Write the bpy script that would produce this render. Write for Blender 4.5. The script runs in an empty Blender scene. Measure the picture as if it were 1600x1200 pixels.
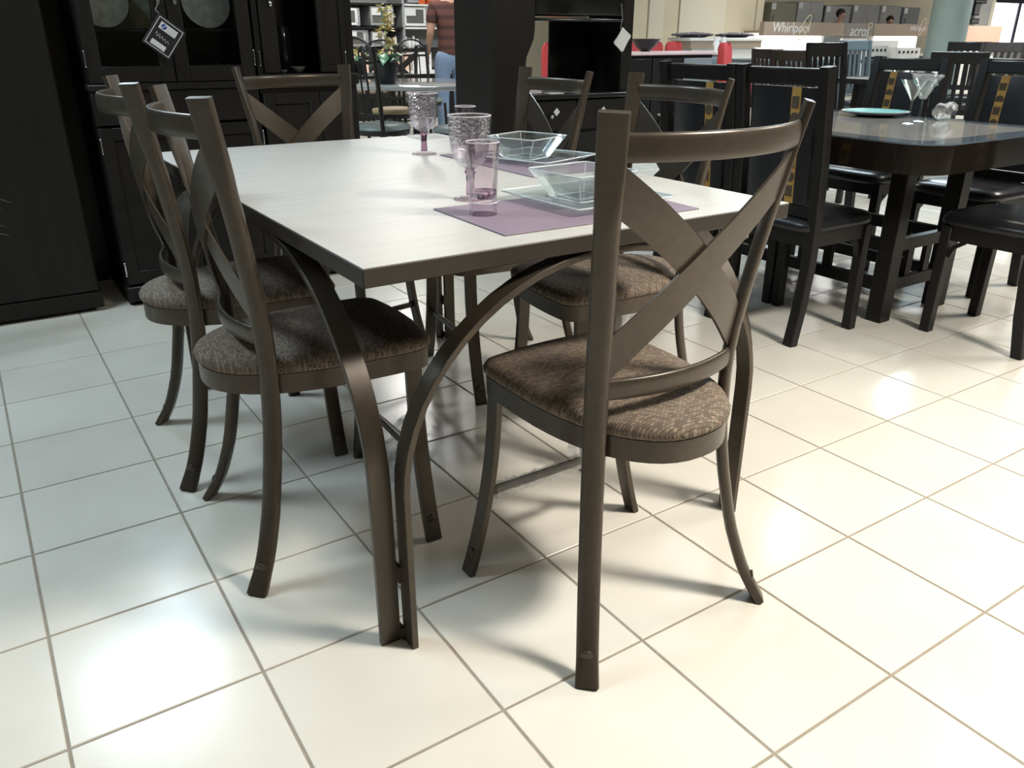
import bpy, bmesh, math, random
from mathutils import Vector, Matrix
random.seed(7)
C = bpy.context.scene.collection
PI = math.pi
R = math.radians

# ------------------------------------------------------------------ camera
TILE = 0.325
YAW, PITCH, ROLL, FPX = -0.583502187, 0.409255377, 0.0025863982, 1250.7108
CAM = Vector((-0.771555467, -3.76193532, 3.35059119)) * TILE
fw = Vector((-math.sin(YAW) * math.cos(PITCH), math.cos(YAW) * math.cos(PITCH), -math.sin(PITCH)))
r0 = Vector((math.cos(YAW), math.sin(YAW), 0)); u0 = r0.cross(fw)
rt = math.cos(ROLL) * r0 + math.sin(ROLL) * u0
upv = -math.sin(ROLL) * r0 + math.cos(ROLL) * u0
cd = bpy.data.cameras.new('camera'); cam = bpy.data.objects.new('camera', cd); C.objects.link(cam)
cam.matrix_world = Matrix(((rt.x, upv.x, -fw.x, CAM.x), (rt.y, upv.y, -fw.y, CAM.y), (rt.z, upv.z, -fw.z, CAM.z), (0, 0, 0, 1)))
cd.sensor_width = 36; cd.lens = 36 * FPX / 1600; cd.clip_start = 0.02; cd.clip_end = 100
bpy.context.scene.camera = cam

# ------------------------------------------------------------------ world, exposure, lamps
sc = bpy.context.scene
w = bpy.data.worlds.new('world'); sc.world = w; w.use_nodes = True
w.node_tree.nodes['Background'].inputs[0].default_value = (0.75, 0.85, 1.0, 1)
w.node_tree.nodes['Background'].inputs[1].default_value = 1.0
sc.view_settings.view_transform = 'Standard'; sc.view_settings.look = 'None'
sc.view_settings.gamma = 1; sc.view_settings.use_curve_mapping = False
sc.view_settings.exposure = 0.05
CEIL = 3.1
WARM, NEUT, COOL = (1.0, 0.945, 0.85), (1.0, 0.985, 0.95), (0.72, 0.89, 1.0)
LAMPS = [  # x, y, watts, colour, size x, size y
    (0.05, 4.0, 120, COOL, 0.7, 1.2), (-1.5, 1.7, 88, COOL, 0.6, 1.2),
    (8.3, 3.9, 150, COOL, 0.9, 0.9), (5.2, -0.6, 130, WARM, 0.6, 1.2), (2.0, -1.9, 60, WARM, 0.6, 0.6),
    (3.6, 6.4, 60, NEUT, 0.6, 1.2), (4.4, 8.7, 60, NEUT, 0.6, 0.6), (8.6, 7.0, 22, NEUT, 0.6, 1.2), (12.8, 8.2, 85, NEUT, 0.6, 1.2),  # the lamp over the microwave shelves is added to brighten them
    (13.0, 3.4, 140, COOL, 0.6, 1.2), (5.0, 3.0, 70, COOL, 0.6, 1.2), (19.0, 7.0, 160, NEUT, 0.6, 1.2)]
SPOTS = [((2.2, -1.7, CEIL - .06), (1.10, -.75, 0), 800, WARM, 92)]   # recessed spot: from, towards, watts, colour, cone
for p, q, e, c, a in SPOTS:
    l = bpy.data.lights.new('ceiling_spot', 'SPOT'); l.energy = e; l.color = c; l.spot_size = R(a); l.spot_blend = 1; l.shadow_soft_size = .26
    o = bpy.data.objects.new('ceiling_spot', l); C.objects.link(o); o.location = p
    o.rotation_euler = (Vector(q) - Vector(p)).to_track_quat('-Z', 'Y').to_euler()
for x, y, e, c, sx, sy in LAMPS:
    l = bpy.data.lights.new('ceiling_lamp', 'AREA'); l.shape = 'RECTANGLE'; l.size = sx; l.size_y = sy
    l.energy = e; l.color = c
    o = bpy.data.objects.new('ceiling_lamp', l); C.objects.link(o); o.location = (x, y, CEIL - 0.06)

# ------------------------------------------------------------------ materials
def mat(name, col=(.5, .5, .5), rough=.5, metal=0, trans=0, ior=1.45, emit=None, es=1, coat=0, alpha=1, spec=.5, sheen=0):
    m = bpy.data.materials.new(name); m.use_nodes = True
    b = m.node_tree.nodes['Principled BSDF']
    b.inputs['Base Color'].default_value = (*col, 1); b.inputs['Roughness'].default_value = rough
    b.inputs['Metallic'].default_value = metal; b.inputs['Transmission Weight'].default_value = trans
    b.inputs['IOR'].default_value = ior; b.inputs['Coat Weight'].default_value = coat
    b.inputs['Alpha'].default_value = alpha; b.inputs['Specular IOR Level'].default_value = spec
    if emit:
        b.inputs['Emission Color'].default_value = (*emit, 1); b.inputs['Emission Strength'].default_value = es
    return m
def nt(m): return m.node_tree, m.node_tree.nodes, m.node_tree.links, m.node_tree.nodes['Principled BSDF']
def noise_col(m, c1, c2, scale=5, detail=4, stretch=(1, 1, 1), bump=0, rough=None, coords='Object'):
    t, n, l, b = nt(m)
    tc = n.new('ShaderNodeTexCoord'); mp = n.new('ShaderNodeMapping'); nz = n.new('ShaderNodeTexNoise'); rp = n.new('ShaderNodeValToRGB')
    mp.inputs['Scale'].default_value = stretch
    nz.inputs['Scale'].default_value = scale; nz.inputs['Detail'].default_value = detail
    rp.color_ramp.elements[0].color = (*c1, 1); rp.color_ramp.elements[1].color = (*c2, 1)
    rp.color_ramp.elements[0].position = .3; rp.color_ramp.elements[1].position = .7
    l.new(tc.outputs[coords], mp.inputs[0]); l.new(mp.outputs[0], nz.inputs['Vector'])
    l.new(nz.outputs['Fac'], rp.inputs[0]); l.new(rp.outputs[0], b.inputs['Base Color'])
    if bump:
        bp = n.new('ShaderNodeBump'); bp.inputs['Strength'].default_value = bump; bp.inputs['Distance'].default_value = .002
        l.new(nz.outputs['Fac'], bp.inputs['Height']); l.new(bp.outputs[0], b.inputs['Normal'])
    if rough:
        mr = n.new('ShaderNodeMapRange'); mr.inputs[3].default_value = rough[0]; mr.inputs[4].default_value = rough[1]
        l.new(nz.outputs['Fac'], mr.inputs[0]); l.new(mr.outputs[0], b.inputs['Roughness'])
    return m

M = {}
M['bronze'] = noise_col(mat('bronze_powder_coat', rough=.29, metal=.35, spec=.5), (.062, .049, .036), (.073, .058, .043), 60, 2)
M['laminate'] = noise_col(mat('pale_laminate', rough=.42, spec=.4), (.435, .422, .397), (.485, .47, .443), 3, 6, (1, 14, 1))
M['edge'] = mat('dark_table_edge', (.030, .0235, .018), .4)
M['espresso'] = noise_col(mat('espresso_wood', rough=.42, spec=.3), (.009, .0075, .0066), (.0135, .0115, .010), 4, 6, (8, 8, .6))
M['black_wood'] = noise_col(mat('black_wood', rough=.36, spec=.35), (.008, .0074, .007), (.012, .0105, .010), 5, 6, (9, 9, .7))
M['brown_wood'] = noise_col(mat('dark_brown_wood', rough=.34), (.022, .013, .009), (.034, .021, .014), 5, 6, (9, 9, .7))
M['leather'] = noise_col(mat('black_leather', rough=.3), (.010, .010, .012), (.015, .015, .018), 90, 3, bump=.15)
M['brown_leather'] = noise_col(mat('brown_leather', rough=.32), (.020, .014, .011), (.028, .020, .015), 90, 3, bump=.15)
M['gold'] = noise_col(mat('gold_fabric', rough=.7), (.30, .175, .04), (.40, .24, .06), 40, 3)
M['inlay'] = noise_col(mat('dark_inlay', rough=.7), (.05, .035, .02), (.075, .055, .03), 60, 3)
M['chrome'] = mat('chrome', (.8, .8, .8), .12, 1)
M['chrome_dull'] = mat('brushed_steel', (.6, .6, .6), .3, 1)
M['white'] = mat('white_card', (.72, .73, .73), .6)
M['ink'] = mat('black_ink', (.012, .012, .014), .5)
M['blue'] = mat('blue_print', (.03, .06, .30), .5)
M['grey_print'] = mat('grey_print', (.35, .36, .38), .5)
M['red_print'] = mat('red_print', (.5, .12, .10), .5)
M['glass'] = mat('clear_glass', (.985, 1, .998), .0, 0, 1, 1.38)
M['pink_glass'] = noise_col(mat('pale_pink_glass', (.97, .90, .93), .02, 0, 1, 1.4), (.975, .935, .955), (.985, .96, .97), 30, 2, bump=.0)
M['etched'] = mat('embossed_pink_glass', (.975, .94, .96), .03, 0, 1, 1.42)
def _etch(m):
    t, n, l, b = nt(m)
    tc = n.new('ShaderNodeTexCoord'); v = n.new('ShaderNodeTexVoronoi'); v.inputs['Scale'].default_value = 130
    bp = n.new('ShaderNodeBump'); bp.inputs['Strength'].default_value = .5; bp.inputs['Distance'].default_value = .002
    l.new(tc.outputs['Object'], v.inputs['Vector']); l.new(v.outputs['Distance'], bp.inputs['Height']); l.new(bp.outputs[0], b.inputs['Normal'])
_etch(M['etched'])
def thin_glass(name, tint, base, bump=0, rough=.02):
    m = bpy.data.materials.new(name); m.use_nodes = True; t = m.node_tree; n, l = t.nodes, t.links; n.clear()
    out = n.new('ShaderNodeOutputMaterial'); mx = n.new('ShaderNodeMixShader'); tr = n.new('ShaderNodeBsdfTransparent'); gl = n.new('ShaderNodeBsdfGlossy')
    tr.inputs[0].default_value = (*tint, 1); gl.inputs['Color'].default_value = (.95, .97, .98, 1); gl.inputs['Roughness'].default_value = rough
    lw = n.new('ShaderNodeLayerWeight'); lw.inputs[0].default_value = .32
    ma = n.new('ShaderNodeMath'); ma.operation = 'MULTIPLY_ADD'; ma.inputs[1].default_value = .42; ma.inputs[2].default_value = base; ma.use_clamp = True
    l.new(lw.outputs['Fresnel'], ma.inputs[0]); l.new(ma.outputs[0], mx.inputs[0]); l.new(tr.outputs[0], mx.inputs[1]); l.new(gl.outputs[0], mx.inputs[2]); l.new(mx.outputs[0], out.inputs[0])
    if bump:
        tc = n.new('ShaderNodeTexCoord'); v = n.new('ShaderNodeTexVoronoi'); v.inputs['Scale'].default_value = 150
        bp = n.new('ShaderNodeBump'); bp.inputs['Strength'].default_value = bump; bp.inputs['Distance'].default_value = .0025
        l.new(tc.outputs['Object'], v.inputs['Vector']); l.new(v.outputs['Distance'], bp.inputs['Height'])
        l.new(bp.outputs[0], gl.inputs['Normal']); l.new(bp.outputs[0], lw.inputs['Normal'])
    return m
M['glass'] = thin_glass('clear_glass', (.965, .99, .99), .05)
M['pink_glass'] = thin_glass('pale_pink_glass', (.965, .925, .945), .02)
M['etched'] = thin_glass('embossed_pink_glass', (.965, .93, .95), .13, .8, .10)
M['film'] = thin_glass('plastic_film', (.93, .95, .95), .08, 0, .12)
M['pane'] = thin_glass('cabinet_glass', (.97, .98, .97), .0)
M['rim'] = mat('painted_glass_glint', (.78, .84, .86), .08, alpha=.6, spec=.8)  # highlight along glass edges, put into a pale see-through colour
M['glint_pink'] = mat('painted_pink_glint', (.80, .76, .80), .08, alpha=.6, spec=.8)  # same painted edge highlight, tinted pink
M['purple_tint'] = mat('pale_purple_glass', (.80, .68, .76), .03, 0, 1, 1.3)
M['purple_glass'] = mat('purple_glass', (.52, .30, .42), .03, 0, 1, 1.42)
M['film'] = mat('plastic_film', (.93, .95, .95), .12, 0, .0, 1.3, alpha=.28, spec=.9)
M['pane'] = mat('cabinet_glass', (.95, .97, .95), .0, 0, 1, 1.1, spec=.5)
M['cream'] = noise_col(mat('cream_paint', rough=.6), (.66, .59, .43), (.70, .63, .47), 2, 2)
M['pale_cream'] = mat('pale_cream_paint', (.72, .67, .54), .6)
M['white_paint'] = mat('white_paint', (.78, .77, .74), .6)
M['ceiling'] = mat('ceiling_paint', (.55, .55, .54), .8)
M['grey_wall'] = mat('grey_paint', (.50, .49, .46), .7)
M['dark_wall'] = mat('dark_grey_paint', (.09, .085, .08), .7)
M['gloss_brown'] = mat('gloss_dark_lacquer', (.012, .009, .007), .10)
M['oven_window'] = mat('grey_oven_window', (.13, .13, .12), .2)
M['gloss_black'] = mat('gloss_black_lacquer', (.008, .008, .008), .16)
M['teal'] = noise_col(mat('teal_paint', rough=.55), (.27, .35, .34), (.30, .38, .37), 2, 2)
M['taupe'] = mat('taupe_panel', (.36, .29, .23), .5)
M['steel'] = noise_col(mat('stainless_steel', rough=.35, metal=.6), (.42, .42, .42), (.50, .50, .50), 2, 3, (1, 1, 30))
M['white_appliance'] = mat('white_enamel', (.82, .82, .80), .3)
M['black_glass'] = mat('black_glass', (.015, .015, .017), .1)
M['red'] = noise_col(mat('red_fabric', rough=.75), (.42, .035, .04), (.52, .055, .055), 60, 3)
M['pinkish'] = mat('pink_stone', (.62, .45, .45), .3)
M['grey'] = mat('mid_grey', (.20, .21, .22), .45)
M['slate'] = mat('slate_grey', (.10, .13, .14), .4)
M['greenseat'] = mat('grey_green_vinyl', (.14, .16, .15), .4)
M['beige'] = mat('beige_fabric', (.36, .28, .16), .6)
M['teal_dish'] = mat('turquoise_glaze', (.10, .46, .44), .25)
M['pebble'] = noise_col(mat('purple_grey_pebbles', rough=.5), (.10, .08, .12), (.42, .38, .42), 60, 3)
M['lightbox'] = mat('lit_panel', (1, 1, 1), .5, emit=(1, .99, .96), es=3.0)
M['daylight'] = mat('daylight_pane', (1, 1, 1), .5, emit=(.95, .98, 1), es=2.5)
M['navy'] = mat('dark_navy', (.025, .022, .05), .5)
M['peach'] = mat('peach_card', (.72, .50, .38), .7)
M['leaf'] = noise_col(mat('green_leaf', rough=.4), (.10, .25, .14), (.17, .36, .22), 10, 2)
M['palm'] = noise_col(mat('palm_leaf', rough=.45), (.06, .10, .06), (.12, .17, .10), 10, 2)
M['petal'] = noise_col(mat('yellow_petal', rough=.6), (.62, .47, .12), (.72, .60, .28), 20, 2)
M['pot'] = mat('black_pot', (.010, .010, .011), .3)
M['shirt'] = mat('striped_shirt', (.3, .1, .08), .85)
def _stripe(m, c1, c2, n_):
    t, n, l, b = nt(m)
    tc = n.new('ShaderNodeTexCoord'); wv = n.new('ShaderNodeTexWave'); wv.bands_direction = 'Z'
    wv.inputs['Scale'].default_value = n_; wv.inputs['Distortion'].default_value = 0
    rp = n.new('ShaderNodeValToRGB'); rp.color_ramp.elements[0].color = (*c1, 1); rp.color_ramp.elements[1].color = (*c2, 1)
    rp.color_ramp.elements[0].position = .3; rp.color_ramp.elements[1].position = .5
    l.new(tc.outputs['Object'], wv.inputs['Vector']); l.new(wv.outputs['Fac'], rp.inputs[0]); l.new(rp.outputs[0], b.inputs['Base Color'])
_stripe(M['shirt'], (.060, .026, .022), (.115, .043, .034), 3.2)
M['jeans'] = noise_col(mat('blue_denim', rough=.85), (.15, .21, .32), (.22, .29, .40), 60, 3)
M['skin'] = mat('skin', (.50, .28, .19), .55)
M['hair'] = mat('dark_hair', (.018, .012, .010), .6)
M['dark_cloth'] = mat('dark_cloth', (.05, .04, .06), .8)
M['white_cloth'] = mat('white_cloth', (.6, .58, .6), .8)
M['orange'] = mat('orange_card', (.70, .12, .03), .6)
M['marble'] = noise_col(mat('grey_glass_top', rough=.06), (.30, .29, .275), (.40, .385, .37), 6, 5)
M['bluegrey'] = mat('blue_grey_border', (.10, .13, .16), .06)

# woven seat upholstery
M['weave'] = mat('woven_upholstery', rough=.8)
def _weave(m):
    t, n, l, b = nt(m)
    tc = n.new('ShaderNodeTexCoord'); mp = n.new('ShaderNodeMapping'); mp.inputs['Rotation'].default_value = (0, 0, .12)
    br = n.new('ShaderNodeTexBrick'); br.inputs['Scale'].default_value = 56
    br.inputs['Color1'].default_value = (.37, .285, .21, 1); br.inputs['Color2'].default_value = (.17, .125, .09, 1); br.inputs['Mortar'].default_value = (.085, .063, .047, 1)
    br.inputs['Mortar Size'].default_value = .026; br.inputs['Brick Width'].default_value = .5; br.inputs['Row Height'].default_value = .27; br.inputs['Bias'].default_value = .1
    nz = n.new('ShaderNodeTexNoise'); nz.inputs['Scale'].default_value = 260
    mx = n.new('ShaderNodeMix'); mx.data_type = 'RGBA'; mx.blend_type = 'MULTIPLY'; mx.inputs[0].default_value = .55
    bp = n.new('ShaderNodeBump'); bp.inputs['Strength'].default_value = .6; bp.inputs['Distance'].default_value = .002
    l.new(tc.outputs['Object'], mp.inputs[0]); l.new(mp.outputs[0], br.inputs['Vector']); l.new(tc.outputs['Object'], nz.inputs['Vector'])
    l.new(br.outputs['Color'], mx.inputs[6]); l.new(nz.outputs['Color'], mx.inputs[7]); l.new(mx.outputs[2], b.inputs['Base Color'])
    l.new(br.outputs['Fac'], bp.inputs['Height']); bp.invert = True; l.new(bp.outputs[0], b.inputs['Normal'])
_weave(M['weave'])
M['mat_purple'] = mat('purple_woven_vinyl', rough=.6)
def _mat(m):
    t, n, l, b = nt(m)
    tc = n.new('ShaderNodeTexCoord'); ck = n.new('ShaderNodeTexChecker'); ck.inputs['Scale'].default_value = 300
    ck.inputs['Color1'].default_value = (.25, .195, .245, 1); ck.inputs['Color2'].default_value = (.165, .12, .16, 1)
    l.new(tc.outputs['Object'], ck.inputs['Vector']); l.new(ck.outputs['Color'], b.inputs['Base Color'])
_mat(M['mat_purple'])
M['tile'] = mat('cream_ceramic', rough=.16, spec=.5)
def _tile(m):
    t, n, l, b = nt(m)
    g = n.new('ShaderNodeNewGeometry'); nz = n.new('ShaderNodeTexNoise'); nz.inputs['Scale'].default_value = 3.5; nz.inputs['Detail'].default_value = 5
    oi = n.new('ShaderNodeObjectInfo'); ad = n.new('ShaderNodeMath'); ad.operation = 'MULTIPLY_ADD'; ad.inputs[1].default_value = .25
    rp = n.new('ShaderNodeValToRGB'); rp.color_ramp.elements[0].color = (.60, .565, .495, 1); rp.color_ramp.elements[1].color = (.655, .625, .56, 1)
    rp.color_ramp.elements[0].position = .35; rp.color_ramp.elements[1].position = .85
    n2 = n.new('ShaderNodeTexNoise'); n2.inputs['Scale'].default_value = 14; mr = n.new('ShaderNodeMapRange'); mr.inputs[3].default_value = .13; mr.inputs[4].default_value = .30
    bp = n.new('ShaderNodeBump'); bp.inputs['Strength'].default_value = .06; bp.inputs['Distance'].default_value = .004
    l.new(g.outputs['Position'], nz.inputs['Vector']); l.new(g.outputs['Position'], n2.inputs['Vector'])
    l.new(oi.outputs['Random'], ad.inputs[0]); l.new(nz.outputs['Fac'], ad.inputs[2]); l.new(ad.outputs[0], rp.inputs[0]); l.new(rp.outputs[0], b.inputs['Base Color'])
    l.new(n2.outputs['Fac'], mr.inputs[0]); l.new(mr.outputs[0], b.inputs['Roughness'])
    l.new(n2.outputs['Fac'], bp.inputs['Height']); l.new(bp.outputs[0], b.inputs['Normal'])
_tile(M['tile'])
M['grout'] = noise_col(mat('grey_grout', rough=.85), (.25, .21, .165), (.30, .26, .21), 30, 3)

# ------------------------------------------------------------------ mesh helpers
def new(): return bmesh.new()
def box(bm, x0, x1, y0, y1, z0, z1, bev=0, mtx=None, seg=1):
    m = Matrix.Translation(((x0 + x1) / 2, (y0 + y1) / 2, (z0 + z1) / 2)) @ Matrix.Diagonal((abs(x1 - x0), abs(y1 - y0), abs(z1 - z0), 1))
    if mtx is not None: m = mtx @ m
    r = bmesh.ops.create_cube(bm, size=1, matrix=m)
    if bev:
        ed = {e for v in r['verts'] for e in v.link_edges}
        bmesh.ops.bevel(bm, geom=list(ed), offset=bev, segments=seg, affect='EDGES', profile=.5)
    return bm
def bar(bm, a, b, wx, wy, side=None, bev=0):
    """a straight bar of section wx * wy from a to b; wx lies along side"""
    a, b = Vector(a), Vector(b); t = (b - a).normalized()
    s = Vector(side) if side else (Vector((1, 0, 0)) if abs(t.x) < .9 else Vector((0, 1, 0)))
    s = (s - t * s.dot(t)).normalized(); n = t.cross(s)
    L = (b - a).length; c = (a + b) / 2
    m = Matrix(((s.x, n.x, t.x, c.x), (s.y, n.y, t.y, c.y), (s.z, n.z, t.z, c.z), (0, 0, 0, 1)))
    return box(bm, -wx / 2, wx / 2, -wy / 2, wy / 2, -L / 2, L / 2, bev, m)
def sweep(bm, pts, normal, sects, closed=False, cap=True):
    """sects: a list of (a, b) points (a along the normal, b across), or one such list per path point; normal: vector or list"""
    n = len(pts); rings = []
    for i in range(n):
        p = Vector(pts[i])
        if closed: t = Vector(pts[(i + 1) % n]) - Vector(pts[i - 1])
        else: t = Vector(pts[min(i + 1, n - 1)]) - Vector(pts[max(i - 1, 0)])
        t.normalize()
        N = Vector(normal[i] if isinstance(normal, list) else normal)
        N = (N - t * N.dot(t)).normalized(); B = t.cross(N)
        s = sects[i] if isinstance(sects[0][0], (tuple, list)) else sects
        rings.append([bm.verts.new(p + N * a + B * b) for a, b in s])
    k = len(rings[0])
    for i in range(n if closed else n - 1):
        A, D = rings[i], rings[(i + 1) % n]
        for j in range(k): bm.faces.new((A[j], A[(j + 1) % k], D[(j + 1) % k], D[j]))
    if cap and not closed:
        bm.faces.new(rings[0][::-1]); bm.faces.new(rings[-1])
    return bm
def circ(r, n=8, ry=None): return [(r * math.cos(2 * PI * i / n), (ry or r) * math.sin(2 * PI * i / n)) for i in range(n)]
def rect(a, b, c=0):
    if not c: return [(-a / 2, -b / 2), (a / 2, -b / 2), (a / 2, b / 2), (-a / 2, b / 2)]
    a, b = a / 2, b / 2
    return [(-a + c, -b), (a - c, -b), (a, -b + c), (a, b - c), (a - c, b), (-a + c, b), (-a, b - c), (-a, -b + c)]
def superell(a, b, e, n=20):
    o = []
    for i in range(n):
        t = 2 * PI * (i + .5) / n; c, s = math.cos(t), math.sin(t)
        o.append((a * math.copysign(abs(c) ** (2 / e), c), b * math.copysign(abs(s) ** (2 / e), s)))
    return o
def tube(bm, pts, r, n=8): 
    t = Vector(pts[-1]) - Vector(pts[0]); nn = (0, 0, 1) if abs(t.normalized().z) < .8 else (1, 0, 0)
    return sweep(bm, pts, nn, circ(r, n))
def lathe(bm, prof, n=24, c=(0, 0, 0)):
    rings = []
    for r, z in prof:
        if r < 1e-5: rings.append([bm.verts.new((c[0], c[1], c[2] + z))])
        else: rings.append([bm.verts.new((c[0] + r * math.cos(2 * PI * i / n), c[1] + r * math.sin(2 * PI * i / n), c[2] + z)) for i in range(n)])
    for A, B in zip(rings, rings[1:]):
        for i in range(n):
            j = (i + 1) % n
            if len(A) == 1 and len(B) == 1: continue
            if len(A) == 1: bm.faces.new((A[0], B[j], B[i]))
            elif len(B) == 1: bm.faces.new((A[i], A[j], B[0]))
            else: bm.faces.new((A[i], A[j], B[j], B[i]))
    return bm
def loft(bm, rings, capa=True, capb=True, closed=True):
    V = [[bm.verts.new(p) for p in r] for r in rings]; k = len(V[0])
    for A, B in zip(V, V[1:]):
        for i in range(k if closed else k - 1):
            bm.faces.new((A[i], A[(i + 1) % k], B[(i + 1) % k], B[i]))
    if capa: bm.faces.new(V[0][::-1])
    if capb: bm.faces.new(V[-1])
    return bm
def prism(bm, poly, d, mtx=None):
    """poly in the x-z plane, thickness d along +y"""
    a = [Vector((x, 0, z)) for x, z in poly]; b = [Vector((x, d, z)) for x, z in poly]
    if mtx is not None: a = [mtx @ v for v in a]; b = [mtx @ v for v in b]
    return loft(bm, [a, b])
def ball(bm, c, r, sz=(1, 1, 1), u=12, v=8):
    bmesh.ops.create_uvsphere(bm, u_segments=u, v_segments=v, radius=r, matrix=Matrix.Translation(c) @ Matrix.Diagonal((*sz, 1)))
    return bm
def obj(name, bm, m, parent=None, smooth=40, loc=None):
    bmesh.ops.recalc_face_normals(bm, faces=bm.faces)
    me = bpy.data.meshes.new(name); bm.to_mesh(me); bm.free()
    me.materials.append(M[m] if isinstance(m, str) else m)
    if smooth:
        me.shade_smooth(); me.set_sharp_from_angle(angle=R(smooth))
    o = bpy.data.objects.new(name, me); C.objects.link(o)
    if parent: o.parent = parent
    if loc: o.location = loc
    return o
def tag(o, label=None, cat=None, group=None, kind=None):
    if label: o['label'] = label
    if cat: o['category'] = cat
    if group: o['group'] = group
    if kind: o['kind'] = kind
    return o
def thing(name, label, cat, loc=(0, 0, 0), rz=0, group=None):
    o = bpy.data.objects.new(name, None); C.objects.link(o); o.empty_display_size = .1
    o.location = loc; o.rotation_euler = (0, 0, rz)
    return tag(o, label, cat, group)
def struct(name, bm, m, parent=None, smooth=0):
    o = obj(name, bm, m, parent, smooth)
    if not parent: o['kind'] = 'structure'
    return o
def copy_tree(o, parent=None, skip=()):
    c = o.copy(); C.objects.link(c)
    if parent: c.parent = parent
    for ch in o.children:
        if ch.name.split('.')[0] not in skip: copy_tree(ch, c, skip)
    return c
def place(proto, loc, rz, label, group=None, used=set(), skip=()):
    if proto.name in used: o = copy_tree(proto, None, skip)
    else: o = proto; used.add(proto.name)
    o.location = loc; o.rotation_euler = (0, 0, rz); o['label'] = label
    if group: o['group'] = group
    return o
def at(px, py, Y):
    """the point of the plane y = Y that the photograph's pixel (px, py) shows"""
    d = fw + rt * ((px - 800) / FPX) - upv * ((py - 600) / FPX)
    return CAM + d * ((Y - CAM.y) / d.y)
def text(name, s, size, m, parent, mtx, ext=.002, shear=0):
    cu = bpy.data.curves.new(name, 'FONT'); cu.body = s; cu.size = size; cu.extrude = ext; cu.align_x = 'CENTER'; cu.align_y = 'CENTER'; cu.shear = shear
    f = bpy.data.objects.new(name, cu); C.objects.link(f); bpy.context.view_layer.update()
    me = bpy.data.meshes.new_from_object(f.evaluated_get(bpy.context.evaluated_depsgraph_get())); bpy.data.objects.remove(f); bpy.data.curves.remove(cu)
    me.name = name; me.materials.clear(); me.materials.append(M[m])
    o = bpy.data.objects.new(name, me); C.objects.link(o); o.parent = parent; o.matrix_local = mtx
    return o
FACE_Y = Matrix(((1, 0, 0, 0), (0, 0, -1, 0), (0, 1, 0, 0), (0, 0, 0, 1)))   # text standing up, read from -y

# ------------------------------------------------------------------ floor with single tiles
X0, X1, Y0, Y1 = -4.0, 27.0, -5.0, 12.5
bm = new(); box(bm, X0, X1, Y0, Y1, -.12, -.0022); floor = struct('floor', bm, 'grout')
def tile_mesh(bm, cx, cy, s):
    h = s / 2; c = .0016; rings = []
    for q, z in ((h, -.009), (h, -.0014), (h - c, 0)):
        rings.append([(cx - q, cy - q, z), (cx + q, cy - q, z), (cx + q, cy + q, z), (cx - q, cy + q, z)])
    loft(bm, rings, False, True)
tb = new(); tile_mesh(tb, 0, 0, TILE - .0052); tme = bpy.data.meshes.new('floor_tile'); tb.to_mesh(tme); tb.free(); tme.materials.append(M['tile'])
cells = []
for i in range(math.ceil(X0 / TILE), math.floor(X1 / TILE)):
    for j in range(math.ceil(Y0 / TILE), math.floor(Y1 / TILE)):
        c = Vector(((i + .5) * TILE, (j + .5) * TILE, 0)); d = c - CAM; z = d.dot(fw); vis = False
        if z > .2:
            px, py = 800 + FPX * d.dot(rt) / z, 600 - FPX * d.dot(upv) / z; mg = 160 / z + 20
            vis = -mg < px < 1600 + mg and py < 1200 + mg
        cells.append((0 if vis else 1, z, c))
cells.sort(key=lambda t: t[:2])
rest = new()
for k, (v, z, c) in enumerate(cells):
    if k < 290 and v == 0:
        o = bpy.data.objects.new('floor_tile', tme); C.objects.link(o); o.parent = floor; o.location = c
    else: tile_mesh(rest, c.x, c.y, TILE - .0052)
o = obj('tile_field', rest, 'tile', floor, 0); o['kind'] = 'stuff'

# ------------------------------------------------------------------ room shell
struct('ceiling', box(new(), X0, X1, Y0, Y1, CEIL, CEIL + .1), 'ceiling')
struct('wall_back', box(new(), X0, X1, Y1, Y1 + .1, 0, CEIL), 'cream')
struct('wall_left', box(new(), X0 - .1, X0, Y0, Y1, 0, CEIL), 'dark_wall')
struct('wall_front', box(new(), X0, X1, Y0 - .1, Y0, 0, CEIL), 'dark_wall')
struct('wall_right', box(new(), X1, X1 + .1, Y0, Y1, 0, CEIL), 'white_paint')

# ------------------------------------------------------------------ metal X-back chair
DZ = [(0, 0), (.063, .038), (.166, .073), (.304, .1), (.386, .111), (.498, .115), (.58, .111), (.649, .101), (.776, .081), (.848, .067), (.932, .050), (.995, .037)]
def dof(z):
    for (a, p), (b, q) in zip(DZ, DZ[1:]):
        if z <= b:
            return p + (q - p) * (z - a) / (b - a)
    return DZ[-1][1]
def dsm(z): return (dof(max(0, z - .03)) + 2 * dof(z) + dof(min(.995, z + .03))) / 4 if .03 < z < .965 else dof(z)
S2 = math.sqrt(.5)
def hc(z): return .231 - .635 * dsm(z)
def ye(z): return -.20 + .87 * dsm(z)
def back_pt(t, z, off=0, bow=None):
    """a point of the curved back between the uprights, t from -1 to 1"""
    h = hc(z) - .014; sag = h * (bow if bow is not None else .20 + .06 * (z - .54) / .405)
    x = h * t; y = ye(z) - .010 - sag * (1 - t * t)
    nx, ny = t * .8, -1.0; L = math.hypot(nx, ny)
    return Vector((x + nx / L * off, y + ny / L * off, z))
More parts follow.
